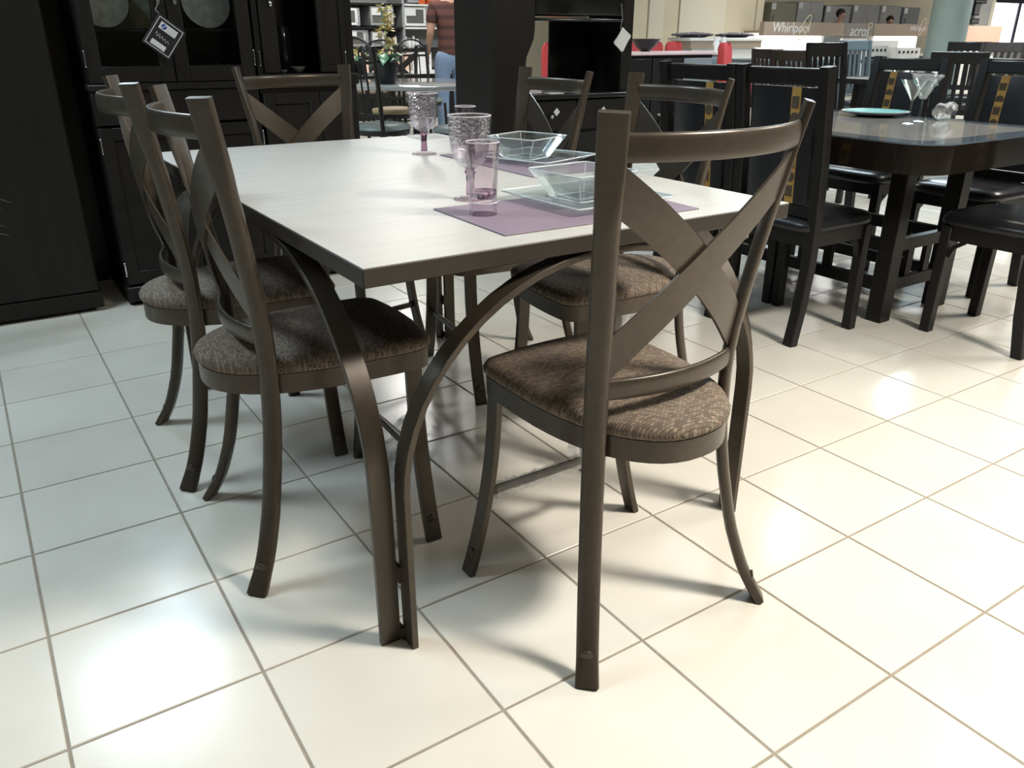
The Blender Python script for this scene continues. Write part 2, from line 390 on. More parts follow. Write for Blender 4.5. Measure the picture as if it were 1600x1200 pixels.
def seat_outline(k=1.0):
    p = []
    for i in range(9):
        x = -.132 + .264 * i / 8; p.append((x, .262 + .010 * (1 - (x / .132) ** 2)))
    for i in range(1, 6):
        a = R(90 - 85 * i / 5); p.append((.132 + .045 * math.cos(a), .217 + .045 * math.sin(a)))
    p += [(.1785, .17)]
    for i in range(27):
        a = -PI * i / 26; c_, s_ = math.cos(a), math.sin(a); e = 2 / 2.3
        p.append((.179 * math.copysign(abs(c_) ** e, c_), .11 - .315 * abs(s_) ** e))
    p += [(-.1785, .17)]
    for i in range(5):
        a = R(175 - 85 * i / 5); p.append((-.132 + .045 * math.cos(a), .217 + .045 * math.sin(a)))
    return [(x * k, .03 + (y - .03) * k) for x, y in p]
def make_metal_chair():
    t = thing('dining_chair', 'x', 'chair', group='metal cross back dining chairs')
    for s in (-1, 1):
        pts, secs, nor = [], [], []
        zs = [0, .02, .035, .045, .055, .07, .09, .12, .16, .2, .25, .3, .35, .4, .45, .5, .55, .6, .65, .7, .75, .8, .83, .86, .89, .91, .93, .955, .98, .995]
        for z in zs:
            pts.append((s * hc(z), ye(z), z)); nor.append((s * S2, -S2, 0))
            f = 1.0
            if z > .83: f = max(0, 1 - (z - .83) / .09)
            if z < .04: f = .35 + .65 * z / .04
            th = .0075 + .0045 * f; th *= 1
            secs.append([(a, b) for a, b in superell(th, .0228 - .0018 * f, 7 - 4.75 * f)])
        up_ = obj('upright', sweep(new(), pts, nor, secs), 'bronze', t, 38)
        zz = .052; b = new(); ball(b, (0, 0, 0), .0125, (.30, 1, 1.1), 12, 8)
        bmesh.ops.transform(b, verts=b.verts, matrix=Matrix.Translation((s * hc(zz) + s * S2 * .0105, ye(zz) - S2 * .0105, zz)) @ Matrix.Rotation(s * -PI / 4 if s > 0 else PI / 4 + PI, 4, 'Z'))
        obj('foot_stud', b, 'bronze', up_, 60)
        # front leg: flat bar kicked out at the foot
        pts = []
        for i in range(13):
            z = .43 * (1 - i / 12); pts.append((s * (.166 + .072 * (1 - z / .43) ** 2.0), .213, z))
        secs = [rect(.016, .037, .002) for _ in pts]
        lg = obj('leg', sweep(new(), pts, (1, 0, 0), secs), 'bronze', t, 28)
        b = new(); zz = .05; ball(b, (s * (.166 + .072 * (1 - zz / .43) ** 2 + .0075), .213, zz), .012, (.28, 1, 1.1), 12, 8); obj('foot_stud', b, 'bronze', lg, 60)
    # seat band
    b = new(); o, i_ = seat_outline(1.0), seat_outline(.93)
    rings = [[(x, y, .411) for x, y in i_], [(x, y, .411) for x, y in o], [(x, y, .453) for x, y in o], [(x, y, .453) for x, y in i_], [(x, y, .411) for x, y in i_]]
    loft(b, rings, False, False); obj('seat_frame', b, 'bronze', t, 50)
    b = new(); rings = []
    for k, z in ((.90, .448), (.99, .453), (1.02, .460), (1.025, .468), (1.0, .478), (.95, .485), (.85, .490), (.6, .494), (.3, .4955), (.02, .496)):
        rings.append([(x, y, z) for x, y in seat_outline(k)])
    loft(b, rings); obj('seat', b, 'weave', t, 60)
    def rail(z, h):
        pts = [back_pt(-1 + 2 * i / 20, z) for i in range(21)]
        return sweep(new(), pts, (0, 0, 1), superell(h / 2, .0062, 2.7, 20))
    obj('top_rail', rail(.945, .042), 'bronze', t, 60)
    obj('lower_rail', rail(.540, .038), 'bronze', t, 60)
    def strip(z0, z1, off):
        b = new(); n = 24; rings = []
        for i in range(n + 1):
            q = -1 + 2 * i / n; zc = z0 + (z1 - z0) * (i / n); hh = .041
            rings.append([back_pt(q, zc - hh, off, .16), back_pt(q, zc + hh, off, .16), back_pt(q, zc + hh, off + .005, .16), back_pt(q, zc - hh, off + .005, .16)])
        return loft(b, rings)
    obj('cross_bar', strip(.880, .600, -.006), 'bronze', t, 28)
    obj('cross_bar', strip(.600, .880, .0), 'bronze', t, 28)
    obj('stretcher', bar(new(), (-.19, .213, .19), (.19, .213, .19), .020, .010, (0, 0, 1), .002), 'bronze', t)
    return t
def crumple_tube(p0, p1, r0, r1, n=24, k=14, amp=.35, seed=1):
    rnd = random.Random(seed); b = new(); p0, p1 = Vector(p0), Vector(p1); rings = []
    t = (p1 - p0).normalized(); s = Vector((1, 0, 0)) if abs(t.x) < .8 else Vector((0, 0, 1)); s = (s - t * s.dot(t)).normalized(); q = t.cross(s)
    for i in range(n + 1):
        f = i / n; c = p0.lerp(p1, f); r = r0 + (r1 - r0) * f
        rings.append([c + (s * math.cos(2 * PI * j / k) + q * math.sin(2 * PI * j / k)) * r * (1 + amp * rnd.uniform(-1, 1)) for j in range(k)])
    return loft(b, rings, False, False)
proto = make_metal_chair()
CH = 'metal cross back dining chairs'
place(proto, (.712, -.165, 0), 0, 'dark bronze cross-back dining chair at the near end of the pale table, seen from behind', CH)
place(proto, (.268, .450, 0), R(-92.3), 'dark bronze cross-back chair on the left long side, nearest the table front corner', CH)
place(proto, (.252, .968, 0), R(-93.5), 'dark bronze cross-back chair on the left of the table, farther back, nearer the china cabinet', CH)
rn = place(proto, (1.225, .470, 0), R(82.5), 'dark bronze cross-back chair tucked under the right long side by the front placemat', CH)
place(proto, (1.20, 1.00, 0), R(83), 'dark bronze cross-back chair tucked in behind the far glass bowl and placemat', CH)
place(proto, (.775, 1.50, 0), R(190), 'dark bronze cross-back chair at the far end of the table before the dark cabinets', CH)
near = [o for o in C.objects if o.name == 'dining_chair'][0]
obj('plastic_sleeve', crumple_tube((-.17, .213, .187), (.12, .213, .187), .017, .016, 30, 10, .25, 3), 'film', near, 60)['label'] = 'clear wrinkled plastic sleeve on the stretcher'
obj('plastic_sleeve', crumple_tube((-.225, .213, .02), (-.19, .213, .24), .05, .028, 16, 12, .3, 5), 'film', rn, 60)['label'] = 'torn clear plastic bag on a leg'
obj('plastic_sleeve', crumple_tube((.2, -.165, .1), (.155, -.12, .36), .028, .026, 16, 10, .2, 6), 'film', rn, 60)['label'] = 'clear plastic sleeve on a rear leg'

# ------------------------------------------------------------------ main table
TX0, TX1, TY0, TY1, TZ = .21, 1.19, -.113, 1.455, .766
t = thing('dining_table', 'rectangular dining table with pale laminate top, dark edge and arched dark bronze legs', 'table', (.70, .67, 0))
def loc(bm, dx=-.70, dy=-.67): 
    bmesh.ops.translate(bm, verts=bm.verts, vec=(dx, dy, 0)); return bm
obj('table_edge', loc(box(new(), TX0, TX1, TY0, TY1, TZ - .032, TZ - .0012, .0015)), 'edge', t, 30)
obj('table_top', loc(box(new(), TX0 + .0015, TX1 - .0015, TY0 + .0015, TY1 - .0015, TZ - .0012, TZ)), 'laminate', t, 0)
def arch(a0, a1, ra, n=14):
    zc, rb = .338, .387; P_ = [(a0, 0), (a0, .1), (a0, .2), (a0, .28)]
    for i in range(n + 1):
        g = PI / 2 * i / n; P_.append((a0 + ra - ra * math.cos(g), zc + rb * math.sin(g)))
    Q = [(a1 - (a - a0), z) for a, z in P_][::-1]
    return P_ + Q
FX, FY = .71, .67
for yb, sgn in ((-.083, 1), (2 * FY + .083, -1)):
    pts = [(x, yb, z) for x, z in arch(.267, 2 * FX - .267, .432)]
    obj('end_arch', loc(sweep(new(), pts, (0, 1, 0), rect(.041, .013, .0012))), 'bronze', t, 28)
for xb in (.235, 2 * FX - .235):
    pts = [(xb, y, z) for y, z in arch(-.056, 2 * FY + .056, .425)]
    obj('side_arch', loc(sweep(new(), pts, (1, 0, 0), rect(.041, .013, .0012))), 'bronze', t, 28)
for sx in (0, 1):
    for sy in (0, 1):
        for z0, z1 in ((.0, .03), (.135, .175)):
            x = .258 if not sx else 2 * FX - .258; y = -.06 if not sy else 2 * FY + .06
            obj('weld', loc(box(new(), x - .004, x + .004, y - .012, y + .012, z0 + .004, z1)), 'bronze', t, 0)

# ------------------------------------------------------------------ tableware
def placemat(x0, x1, y0, y1, rz, label):
    b = new(); w_, d_ = (x1 - x0) / 2, (y1 - y0) / 2
    box(b, -w_, w_, -d_, d_, 0, .0022, .0008)
    o = obj('placemat', b, 'mat_purple', None, 0); o.location = ((x0 + x1) / 2, (y0 + y1) / 2, TZ + .0003); o.rotation_euler.z = rz
    return tag(o, label, 'placemat', 'purple placemats')
placemat(.512, .978, -.055, .225, R(-1.5), 'purple woven placemat under the tall clear glass and nearer glass plate')
placemat(.915, 1.185, .45, .935, R(0), 'purple woven placemat on the right side under the farther glass bowl')
MZ = TZ + .0027
def wall(prof, th, inner_from):
    """closes an outer profile with an inner wall th thinner"""
    inner = [(max(r - th, 0), z) for r, z in prof[inner_from:]][::-1]
    return inner
def goblet(loc_, label):
    g = thing('goblet', label, 'glass', loc_, group='embossed stem goblets')
    foot = [(0, 0), (.037, 0), (.0375, .002), (.030, .005), (.016, .0075), (.011, .010)]
    obj('foot', lathe(new(), foot + [(0, .010)], 28), 'pink_glass', g, 50)['label'] = 'pale pink glass foot'
    st = [(0, .0102), (.010, .0102), (.0095, .02), (.0085, .035), (.0095, .052), (.0125, .058), (.0095, .062), (.011, .066), (0, .066)]
    obj('stem', lathe(new(), st, 20), 'purple_glass', g, 50)['label'] = 'purple glass stem'
    o_ = [(.0, .0662), (.012, .0662), (.024, .073), (.034, .085), (.040, .103), (.0425, .125), (.044, .150), (.046, .172)]
    i_ = [(.0445, .1725), (.0422, .150), (.0406, .125), (.038, .104), (.032, .087), (.022, .077), (.0, .074)]
    b = lathe(new(), o_ + i_, 36)
    for v in b.verts:   # pressed flutes low on the bowl
        if .07 < v.co.z < .1:
            a = math.atan2(v.co.y, v.co.x); k = 1 + .03 * math.cos(12 * a); v.co.x *= k; v.co.y *= k
    obj('bowl', b, 'etched', g, 60)
    obj('rim', sweep(new(), [(.0452 * math.cos(2 * PI * i / 36), .0452 * math.sin(2 * PI * i / 36), .1725) for i in range(36)], (0, 0, 1), circ(.0013, 6), closed=True), 'glint_pink', g, 60)
    return g
goblet((.89, .984, TZ + .0004), 'embossed pink goblet with purple stem standing alone on the bare table')
goblet((.638, .288, TZ + .0004), 'embossed pink goblet with purple stem right behind the tall clear glass')
def highball(loc_, h, r, label):
    g = thing('highball_glass', label, 'glass', loc_, group='tall highball glasses')
    o_ = [(0, 0), (r * .84, 0), (r * .86, .003), (r * .86, .02), (r * .82, .024), (r * .84, .028), (r * .92, h * .6), (r, h)]
    i_ = [(r - .0022, h), (r * .92 - .002, h * .6), (r * .80, .036), (r * .7, .031), (0, .030)]
    obj('body', lathe(new(), o_ + i_, 36), 'pink_glass', g, 50)
    obj('rim', sweep(new(), [((r - .001) * math.cos(2 * PI * i / 36), (r - .001) * math.sin(2 * PI * i / 36), h) for i in range(36)], (0, 0, 1), circ(.0014, 6), closed=True), 'glint_pink', g, 60)
    obj('base_ring', sweep(new(), [(r * .84 * math.cos(2 * PI * i / 36), r * .84 * math.sin(2 * PI * i / 36), .024) for i in range(36)], (0, 0, 1), circ(.0014, 6), closed=True), 'glint_pink', g, 60)
    obj('base_tint', lathe(new(), [(0, .0305), (r * .69, .0315), (r * .785, .0365), (r * .79, .046), (0, .046)], 28), 'purple_tint', g, 50)['label'] = 'pale purple tinted thick base'
    return g
highball((.572, .128, MZ), .137, .033, 'tall clear highball glass with purple base on the front placemat corner')
highball((.972, .878, MZ), .137, .031, 'tall clear highball glass half hidden behind the front goblet')
def square_dish(name, label, loc_, rz, h0, h1, z0, z1, th, group):
    def ring(h, z, c=.006):
        h2 = h - c
        return [(-h2, -h, z), (h2, -h, z), (h, -h2, z), (h, h2, z), (h2, h, z), (-h2, h, z), (-h, h2, z), (-h, -h2, z)]
    b = new(); loft(b, [ring(h0, 0), ring(h1, z1), ring(h1 - th, z1), ring(h0 - th * .6, z0), ring(.01, z0, .003)], True, True)
    o = obj(name, b, 'glass', None, 40); o.location = loc_; o.rotation_euler.z = rz
    b = new(); sweep(b, [Vector(p) for p in ring(h1 - th * .5, z1)], (0, 0, 1), circ(th * .42, 6), closed=True)
    if z1 > .03:
        sweep(b, [Vector(p) + Vector((0, 0, .003)) for p in ring(h0, 0)], (0, 0, 1), circ(th * .5, 6), closed=True)
        for sx in (-1, 1):
            for sy in (-1, 1): tube(b, [(sx * (h0 - .003), sy * (h0 - .003), .004), (sx * (h1 - .005), sy * (h1 - .005), z1 - .001)], th * .33, 6)
    obj('rim', b, 'rim', o, 60)['label'] = 'glass edges with a highlight put into their pale colour'
    return tag(o, label, 'plate' if 'plate' in name else 'bowl', group)
square_dish('glass_plate', 'square clear glass plate on the front placemat', (.835, .135, MZ), R(2), .105, .135, .006, .014, .005, 'square glass plates')
square_dish('glass_plate', 'square clear glass plate on the far placemat by the right edge', (1.095, .69, MZ), R(18), .095, .125, .006, .014, .005, 'square glass plates')
square_dish('glass_bowl', 'square clear flared glass bowl on the front glass plate', (.815, .125, MZ + .0065), R(4), .048, .085, .006, .060, .004, 'square glass bowls')
square_dish('glass_bowl', 'square clear flared glass bowl on the far glass plate', (1.065, .70, MZ + .0065), R(20), .048, .085, .006, .060, .004, 'square glass bowls')
b = new(); box(b, -.07, .05, -.05, .05, 0, .006, .002); o = obj('napkin_packet', b, 'film'); o.location = (1.12, 1.38, TZ + .0004)
tag(o, 'crinkled clear plastic packet at the far right corner of the pale table', 'packet')

# ------------------------------------------------------------------ left wardrobe, added gap board and palm
YF = 2.5
t = thing('wardrobe', 'tall plain dark wardrobe at the left edge, with a plinth at the floor', 'wardrobe', (-.55, YF, 0))
obj('body', box(new(), -.65, .645, .012, .5, .085, 1.85, .003), 'espresso', t)
obj('plinth', box(new(), -.66, .652, 0, .5, .018, .085, .003), 'espresso', t)
obj('foot_rail', box(new(), -.63, .62, .03, .46, 0, .018), 'black_wood', t)
for x0, x1 in ((-.648, -.003), (.001, .640)):
    obj('door', box(new(), x0, x1, -.0, .0118, .092, 1.845, .002), 'espresso', t)
t = thing('gap_filler', 'added brown divider standing in the dark gap beside the wardrobe', 'filler', (.16, 3.006, 0))  # board added behind the gap to hide the bright wall
obj('board', box(new(), -.3, .3, 0, .03, 0, 1.85), 'brown_wood', t)
t = thing('potted_palm', 'green palm with thin pointed leaves reaching in from the left edge', 'plant', (-.92, 2.12, 0))
obj('pot', lathe(new(), [(0, 0), (.13, 0), (.17, .3), (.18, .31), (.16, .31), (.15, .27), (0, .27)], 20), 'pot', t, 40)
b = new()
for k in range(5): tube(b, [(.03 * math.cos(k), .03 * math.sin(k), .26), (.05 * math.cos(k), .05 * math.sin(k), .5), (.1 * math.cos(k * 1.3), .06 * math.sin(k), .75)], .008, 6)
obj('stem', b, 'palm', t, 40)
def blade(a, b_, w, sag=.05):
    a, b_ = Vector(a), Vector(b_); bm = new(); L = b_ - a; sd = Vector((-L.y, L.x, 0)).normalized() if Vector((L.x, L.y)).length > .01 else Vector((1, 0, 0)); rows = []
    for i in range(7):
        f = i / 6; c = a + L * f + Vector((0, 0, sag * math.sin(PI * f))); ww = w * math.sin(PI * min(1, .15 + .85 * f)) ** .7 if i < 6 else .0008
        rows.append([c - sd * ww, c + Vector((0, 0, -ww * .5)), c + sd * ww, c + Vector((0, 0, -ww * .5 - .0012))])
    return loft(bm, rows)
tips = [at(19, 317, 2.2), at(9, 354, 2.2), at(15, 367, 2.2), at(2, 328, 2.2)]
for k, p in enumerate(tips):
    q = p - Vector((-.92, 2.12, 0)); obj('leaf', blade((q.x - .42, q.y - .06, q.z + .17 - .04 * k), q, .019, .02), 'palm', t, 60)
for k in range(16):
    a = k * .75 + .4; obj('leaf', blade((.05 * math.cos(a), .05 * math.sin(a), .6 + .01 * k), (.42 * math.cos(a), .36 * math.sin(a) - .04, .82 + .09 * math.sin(k * 2.1)), .012, .1), 'palm', t, 60)

# ------------------------------------------------------------------ china cabinet
CX0, CX1, CD = .205, .872, .44
def framed_door(w_, h_, st, glass, d=.02, m='espresso', r=.012):
    """door lying in x from 0 to w_, z from 0 to h_, front at y = 0: four frame members and a panel"""
    b = new()
    for x0, x1, z0, z1 in ((0, st, 0, h_), (w_ - st, w_, 0, h_), (st, w_ - st, 0, st * 1.1), (st, w_ - st, h_ - st, h_)):
        box(b, x0, x1, 0, d, z0, z1, .0015)
    fr = obj('door', b, m)
    if glass:
        o = obj('pane', box(new(), st - .003, w_ - st + .003, d * .4, d * .4 + .003, st, h_ - st + .003), 'pane', fr, 0)
    else:
        obj('door_panel', box(new(), st - .002, w_ - st + .002, d * .35, d * .8, st, h_ - st, .004), m, fr)
    return fr
def hinge(door, x, z, s=1):
    b = new(); tube(b, [(0, 0, -.024), (0, 0, .024)], .0026, 8); ball(b, (0, 0, .028), .0036, u=8, v=5); ball(b, (0, 0, -.028), .0036, u=8, v=5)
    box(b, -.001, .004, .0015, .003, -.02, .02)
    o = obj('hinge', b, 'chrome', door, 50); o.location = (x, -.004, z); return o
t = thing('china_cabinet', 'dark china cabinet with two glazed doors, glassware inside and chrome hinges', 'cabinet', (CX0, 2.515, 0))
W_ = CX1 - CX0
b = new(); box(b, 0, .018, .0, CD, .0, 1.85); box(b, W_ - .018, W_, .0, CD, .0, 1.85); box(b, .018, W_ - .018, CD - .012, CD, .05, 1.85); box(b, .018, W_ - .018, .0, CD - .012, 1.83, 1.85)
box(b, .018, W_ - .018, .0, CD - .012, .86, .885); box(b, .018, W_ - .018, .0, CD - .012, .06, .08)
obj('carcass', b, 'espresso', t)
M['olive_back'] = mat('olive_brown_back', (.14, .128, .08), .5)
obj('back_panel', box(new(), .019, W_ - .019, CD - .018, CD - .0125, .915, 1.825), 'olive_back', t)['label'] = 'olive brown inner back'
obj('plinth', box(new(), -.006, W_ + .006, -.03, CD, 0.02, .085, .004), 'espresso', t)
obj('counter', box(new(), -.008, W_ + .008, -.035, CD, .885, .912, .005), 'espresso', t)
obj('frieze', box(new(), .0, W_, -.02, 0, .755, .884, .002), 'espresso', t)
for x0, x1 in ((.004, W_ / 2 - .002), (W_ / 2 + .002, W_ - .004)):
    d = framed_door(x1 - x0, .65, .05, False); d.parent = t; d.location = (x0, -.021, .095)
    for z in (.07, .58): hinge(d, -.001 if x0 < .1 else x1 - x0 + .001, z)
    k = new(); ball(k, (0, -.014, 0), .012); tube(k, [(0, 0, 0), (0, -.01, 0)], .005); o = obj('knob', k, 'chrome_dull', d, 60); o.location = ((x1 - x0) - .02 if x0 < .1 else .02, 0, .5)
    d = framed_door(x1 - x0, .91, .056, True); d.parent = t; d.location = (x0, -.021, .915)
    for z in (.09, .8): hinge(d, -.001 if x0 < .1 else x1 - x0 + .001, z)
    hx = (x1 - x0) - .03 if x0 < .1 else .03
    k = new(); bar(k, (0, -.024, -.055), (0, -.024, .055), .012, .006, (1, 0, 0), .002)
    for z in (-.045, .045): tube(k, [(0, 0, z), (0, -.022, z)], .004)
    o = obj('handle', k, 'chrome', d, 40); o.location = (hx, 0, .345); o['label'] = 'bright chrome bar handle'
obj('shelf', box(new(), .02, W_ - .02, .07, CD - .015, 1.108, 1.118), 'espresso', t)
obj('shelf', box(new(), .02, W_ - .02, .07, CD - .015, 1.42, 1.43), 'espresso', t)
def onC(x, y, z): return (x, y, z)
def plate_up(x, y, z, r, label, grp):
    """a plate leaning upright against the back of the shelf"""
    b = lathe(new(), [(0, 0), (r * .55, 0), (r, .012), (r, .015), (r * .54, .004), (0, .004)], 36)
    o = obj('display_plate', b, 'glass_frost', None, 50); o.location = (x, y, z + r * .985); o.rotation_euler = (R(80), 0, 0)
    return tag(o, label, 'plate', grp)
M['glass_frost'] = noise_col(mat('frosted_glass', rough=.35, spec=.6), (.20, .22, .20), (.34, .36, .33), 25, 3)
plate_up(.335, 2.70, 1.1182, .10, 'frosted glass plate standing upright behind the left glass door of the china cabinet', 'upright display plates')
plate_up(.745, 2.70, 1.1182, .10, 'frosted glass plate standing upright behind the right glass door of the china cabinet', 'upright display plates')
b = lathe(new(), [(0, 0), (.022, 0), (.006, .006), (.006, .03), (.02, .045), (.072, .115), (.070, .116), (.018, .05), (0, .048)], 28)
o = obj('pedestal_bowl', b, 'glass_frost', None, 50); o.location = (.51, 2.66, 1.1182); tag(o, 'pale conical pedestal bowl between the two upright display plates', 'bowl')
b = lathe(new(), [(0, 0), (.04, 0), (.012, .01), (.010, .06), (.025, .07), (.095, .085), (.105, .10), (.102, .102), (.09, .09), (0, .08)], 32)
o = obj('crystal_compote', b, 'glass', None, 50); o.location = (.745, 2.66, .9124); tag(o, 'low crystal compote dish behind the right glass door', 'dish')
for k, (x, y) in enumerate(((.705, 2.57), (.735, 2.585), (.775, 2.57))):
    o = obj('liqueur_glass', lathe(new(), [(0, 0), (.014, 0), (.014, .004), (.012, .07), (.010, .07), (.011, .008), (0, .008)], 16), 'glass', None, 50)
    o.location = (x, y, .9124); tag(o, ['small clear liqueur glass, left one before the crystal compote', 'small clear liqueur glass, middle one before the crystal compote', 'small clear liqueur glass, right one before the crystal compote'][k], 'glass', 'small glasses behind the right cabinet door')
b = new(); box(b, -.06, .06, -.04, .04, 0, .055, .004); o = obj('black_box', b, 'leather'); o.location = (.475, 2.62, .9124); tag(o, 'small black box behind the left glass door of the china cabinet', 'box')
o = obj('black_cup', lathe(new(), [(0, 0), (.022, 0), (.03, .06), (.028, .06), (.02, .005), (0, .005)], 18), 'black_glass', None, 50); o.location = (.385, 2.64, .9124); tag(o, 'small black cup behind the left glass door', 'cup')

# price tag hanging from the cabinet handle
t = thing('price_tag', 'black diamond-hung price tag with white border on the china cabinet handle', 'tag', (.507, 2.455, 1.085), 0)
RT = Matrix.Rotation(R(38), 4, 'Y')
def tagbox(name, m, x0, x1, z0, z1, y, par=None, lab=None):
    b = new(); box(b, x0, x1, y, y + .0006, z0, z1, 0, RT); o = obj(name, b, m, par or t, 0)
    if lab: o['label'] = lab
    return o
b = new(); box(b, -.058, .058, 0, .002, -.066, .066, .0008, RT); obj('card', b, 'ink', t, 0)
bd = new()
for x0, x1, z0, z1 in ((-.051, .051, .056, .0585), (-.051, .051, -.0585, -.056), (-.051, -.0485, -.056, .056), (.0485, .051, -.056, .056)): box(bd, x0, x1, -.0007, 0, z0, z1, 0, RT)
obj('border', bd, 'white', t, 0)['label'] = 'thin white border line'
lb = tagbox('label_panel', 'white', -.036, .034, .018, .046, -.0008, lab='white logo panel with a blue round emblem')
b = lathe(new(), [(0, 0), (.0105, 0), (.0105, .0005), (0, .0005)], 20)
bmesh.ops.transform(b, verts=b.verts, matrix=RT @ Matrix.Translation((-.019, -.0012, .032)) @ Matrix.Rotation(PI / 2, 4, 'X')); obj('emblem', b, 'blue', lb, 0)['label'] = 'blue round emblem'
b = new(); bar(b, RT @ Vector((-.024, -.0018, .024)), RT @ Vector((-.014, -.0018, .041)), .003, .0004, RT @ Vector((1, 0, -.6))); obj('swoosh', b, 'white', lb, 0)
for k in range(3): tagbox('text_line', 'grey_print', -.002, .028, .0235 + .007 * k, .0245 + .007 * k, -.0012, lb)
tagbox('label_panel', 'white', -.034, .026, -.050, -.030, -.0008, lab='blank white price panel')
b = new(); pts = []
for i in range(40):
    f = i / 39; pts.append(RT @ Vector((-.034 + .06 * f, -.0012, -.006 + .008 * math.sin(f * 30) * (1 - .5 * f) - .006 * f)))
sweep(b, pts, (0, 1, 0), rect(.0005, .0013)); obj('script_line', b, 'white', t, 0)['label'] = 'white handwritten scrawl'
b = new(); tube(b, [RT @ Vector((-.04, .001, .062)), (-.012, .03, .10), (.0085, .018, .135)], .0008, 5); obj('string', b, 'white', t, 60)

# ------------------------------------------------------------------ corner curio cabinet beside it
DX0, DX1 = .885, 1.335
W_ = DX1 - DX0
t = thing('curio_cabinet', 'dark tall curio cabinet with an open niche, behind the far chair', 'cabinet', (DX0, 2.515, 0))
b = new(); box(b, 0, .02, 0, CD, 0, 1.85); box(b, W_ - .03, W_, -.005, CD, 0, 1.85); box(b, .02, W_ - .03, CD - .012, CD, .05, 1.85); box(b, .02, W_ - .03, 0, CD - .012, 1.83, 1.85); box(b, .02, W_ - .03, 0, CD - .012, .86, .885)
obj('carcass', b, 'black_wood', t)
obj('plinth', box(new(), -.004, W_ + .004, -.03, CD, .02, .085, .004), 'espresso', t)
obj('counter', box(new(), -.004, W_ + .004, -.035, CD, .885, .935, .005), 'espresso', t)
for k, (x0, x1) in enumerate(((.004, .262), (.266, W_ - .004))):
    d = framed_door(x1 - x0, .765, .05, False); d.parent = t; d.location = (x0, -.021, .095)
    hinge(d, .0, .66); hinge(d, 0, .08)
b = new(); box(b, .03, .105, 0, .02, .94, 1.82, .002); d = obj('door', b, 'espresso', t); hinge(d, .012, 1.0)
b = new(); tube(b, [(0, -.012, -.02), (0, -.014, .03)], .006); ball(b, (0, -.012, -.024), .0085, (1, 1, 1.5)); o = obj('knob', b, 'chrome', d, 60); o.location = (.082, 0, 1.24); o['label'] = 'bright chrome drop knob'
d2 = framed_door(W_ - .035 - .285, .88, .028, False); d2.name = 'door'; d2.parent = t; d2.location = (.285, -.015, .94); hinge(d2, .118, .055)
obj('back_board', box(new(), .105, .285, .30, .31, .936, 1.9), 'espresso', t)
o = obj('black_vase', lathe(new(), [(0, 0), (.028, 0), (.036, .02), (.04, .1), (.036, .18), (.028, .195), (.022, .195), (.03, .17), (0, .02)], 22), 'black_glass', None, 60)
o.location = (1.085, 2.74, .9352); tag(o, 'glossy black vase in the open niche of the curio cabinet', 'vase')
for x, y, r, l in ((1.105, 2.63, .036, 'small pale green bowl in the niche, in front of the black vase'), (1.035, 2.62, .018, 'tiny pale dish left of the small green bowl')):
    o = obj('small_bowl', lathe(new(), [(0, 0), (r * .5, 0), (r, r * .7), (r * .93, r * .7), (r * .45, r * .15), (0, r * .15)], 22), 'celadon', None, 60) if 'celadon' in M else None
    if o is None:
        M['celadon'] = mat('pale_green_glaze', (.42, .48, .44), .3)
        o = obj('small_bowl', lathe(new(), [(0, 0), (r * .5, 0), (r, r * .7), (r * .93, r * .7), (r * .45, r * .15), (0, r * .15)], 22), 'celadon', None, 60)
    o.location = (x, y, .9352); tag(o, l, 'bowl')

# ------------------------------------------------------------------ hutch with scalloped stile
HX0, HX1, HY, HD = 2.33, 3.365, 2.9, .42
t = thing('buffet_hutch', 'tall dark hutch with a scalloped side and two drawers behind the table', 'hutch', (HX0, HY, 0))
W_ = HX1 - HX0
obj('side_panel', box(new(), 0, .022, .02, HD, .0, 2.0, .002), 'espresso', t)
obj('side_panel', box(new(), W_ - .022, W_, .02, HD, .0, 2.0, .002), 'black_wood', t)
poly = [(0, 0.0), (.215, 0), (.215, .80), (.222, .86), (.23, .93), (.235, .98), (.262, 1.03), (.285, 1.08), (.292, 1.13), (.292, 2.0), (0, 2.0)]
obj('stile', prism(new(), poly, .022), 'espresso', t, 30)['label'] = 'broad front board with a scalloped lower edge'
obj('stile', box(new(), W_ - .085, W_, 0, .02, .775, 2.0, .002), 'black_wood', t)
obj('shelf', box(new(), .292, W_ - .085, -.012, HD - .02, 1.172, 1.190, .008, None, 3), 'gloss_black', t)
obj('upper_cabinet', box(new(), .292, W_ - .085, -.008, HD, 1.205, 2.0, .010, None, 3), 'gloss_black', t)
obj('cornice', box(new(), -.01, W_ + .01, -.02, HD + .01, 2.0, 2.05, .006), 'black_wood', t)
obj('back_board', box(new(), .69, W_ - .022, HD - .014, HD, .775, 1.178), 'black_wood', t)
obj('counter', box(new(), .216, W_ + .01, -.03, HD, .745, .772, .006), 'espresso', t)
obj('lower_body', box(new(), .022, W_ - .022, .02, HD - .002, .06, .744), 'espresso', t)
obj('plinth', box(new(), .0, W_, .0, HD - .02, 0, .06, .003), 'espresso', t)
for k in range(2):
    x0 = .222 + k * (W_ - .25) / 2; x1 = x0 + (W_ - .25) / 2 - .006
    d = obj('drawer', box(new(), x0, x1, .0, .0199, .56, .735, .003), 'espresso', t)
    b = new(); ball(b, ((x0 + x1) / 2, -.014, .645), .013); tube(b, [((x0 + x1) / 2, 0, .645), ((x0 + x1) / 2, -.01, .645)], .005); obj('knob', b, 'chrome_dull', d, 60)
    obj('door', box(new(), x0, x1, .0, .0199, .075, .545, .003), 'black_wood', t)
def small_tag(px, py, Y, s, label, rot=45):
    p = at(px, py, Y); b = new(); box(b, -s, s, 0, .0012, -s, s, 0, Matrix.Rotation(R(rot), 4, 'Y')); o = obj('sticker', b, 'white', None, 0); o.location = p
    return tag(o, label, 'sticker', None)
small_tag(870, 175, HY - .003, .017, 'white diamond sticker on the left drawer of the hutch')
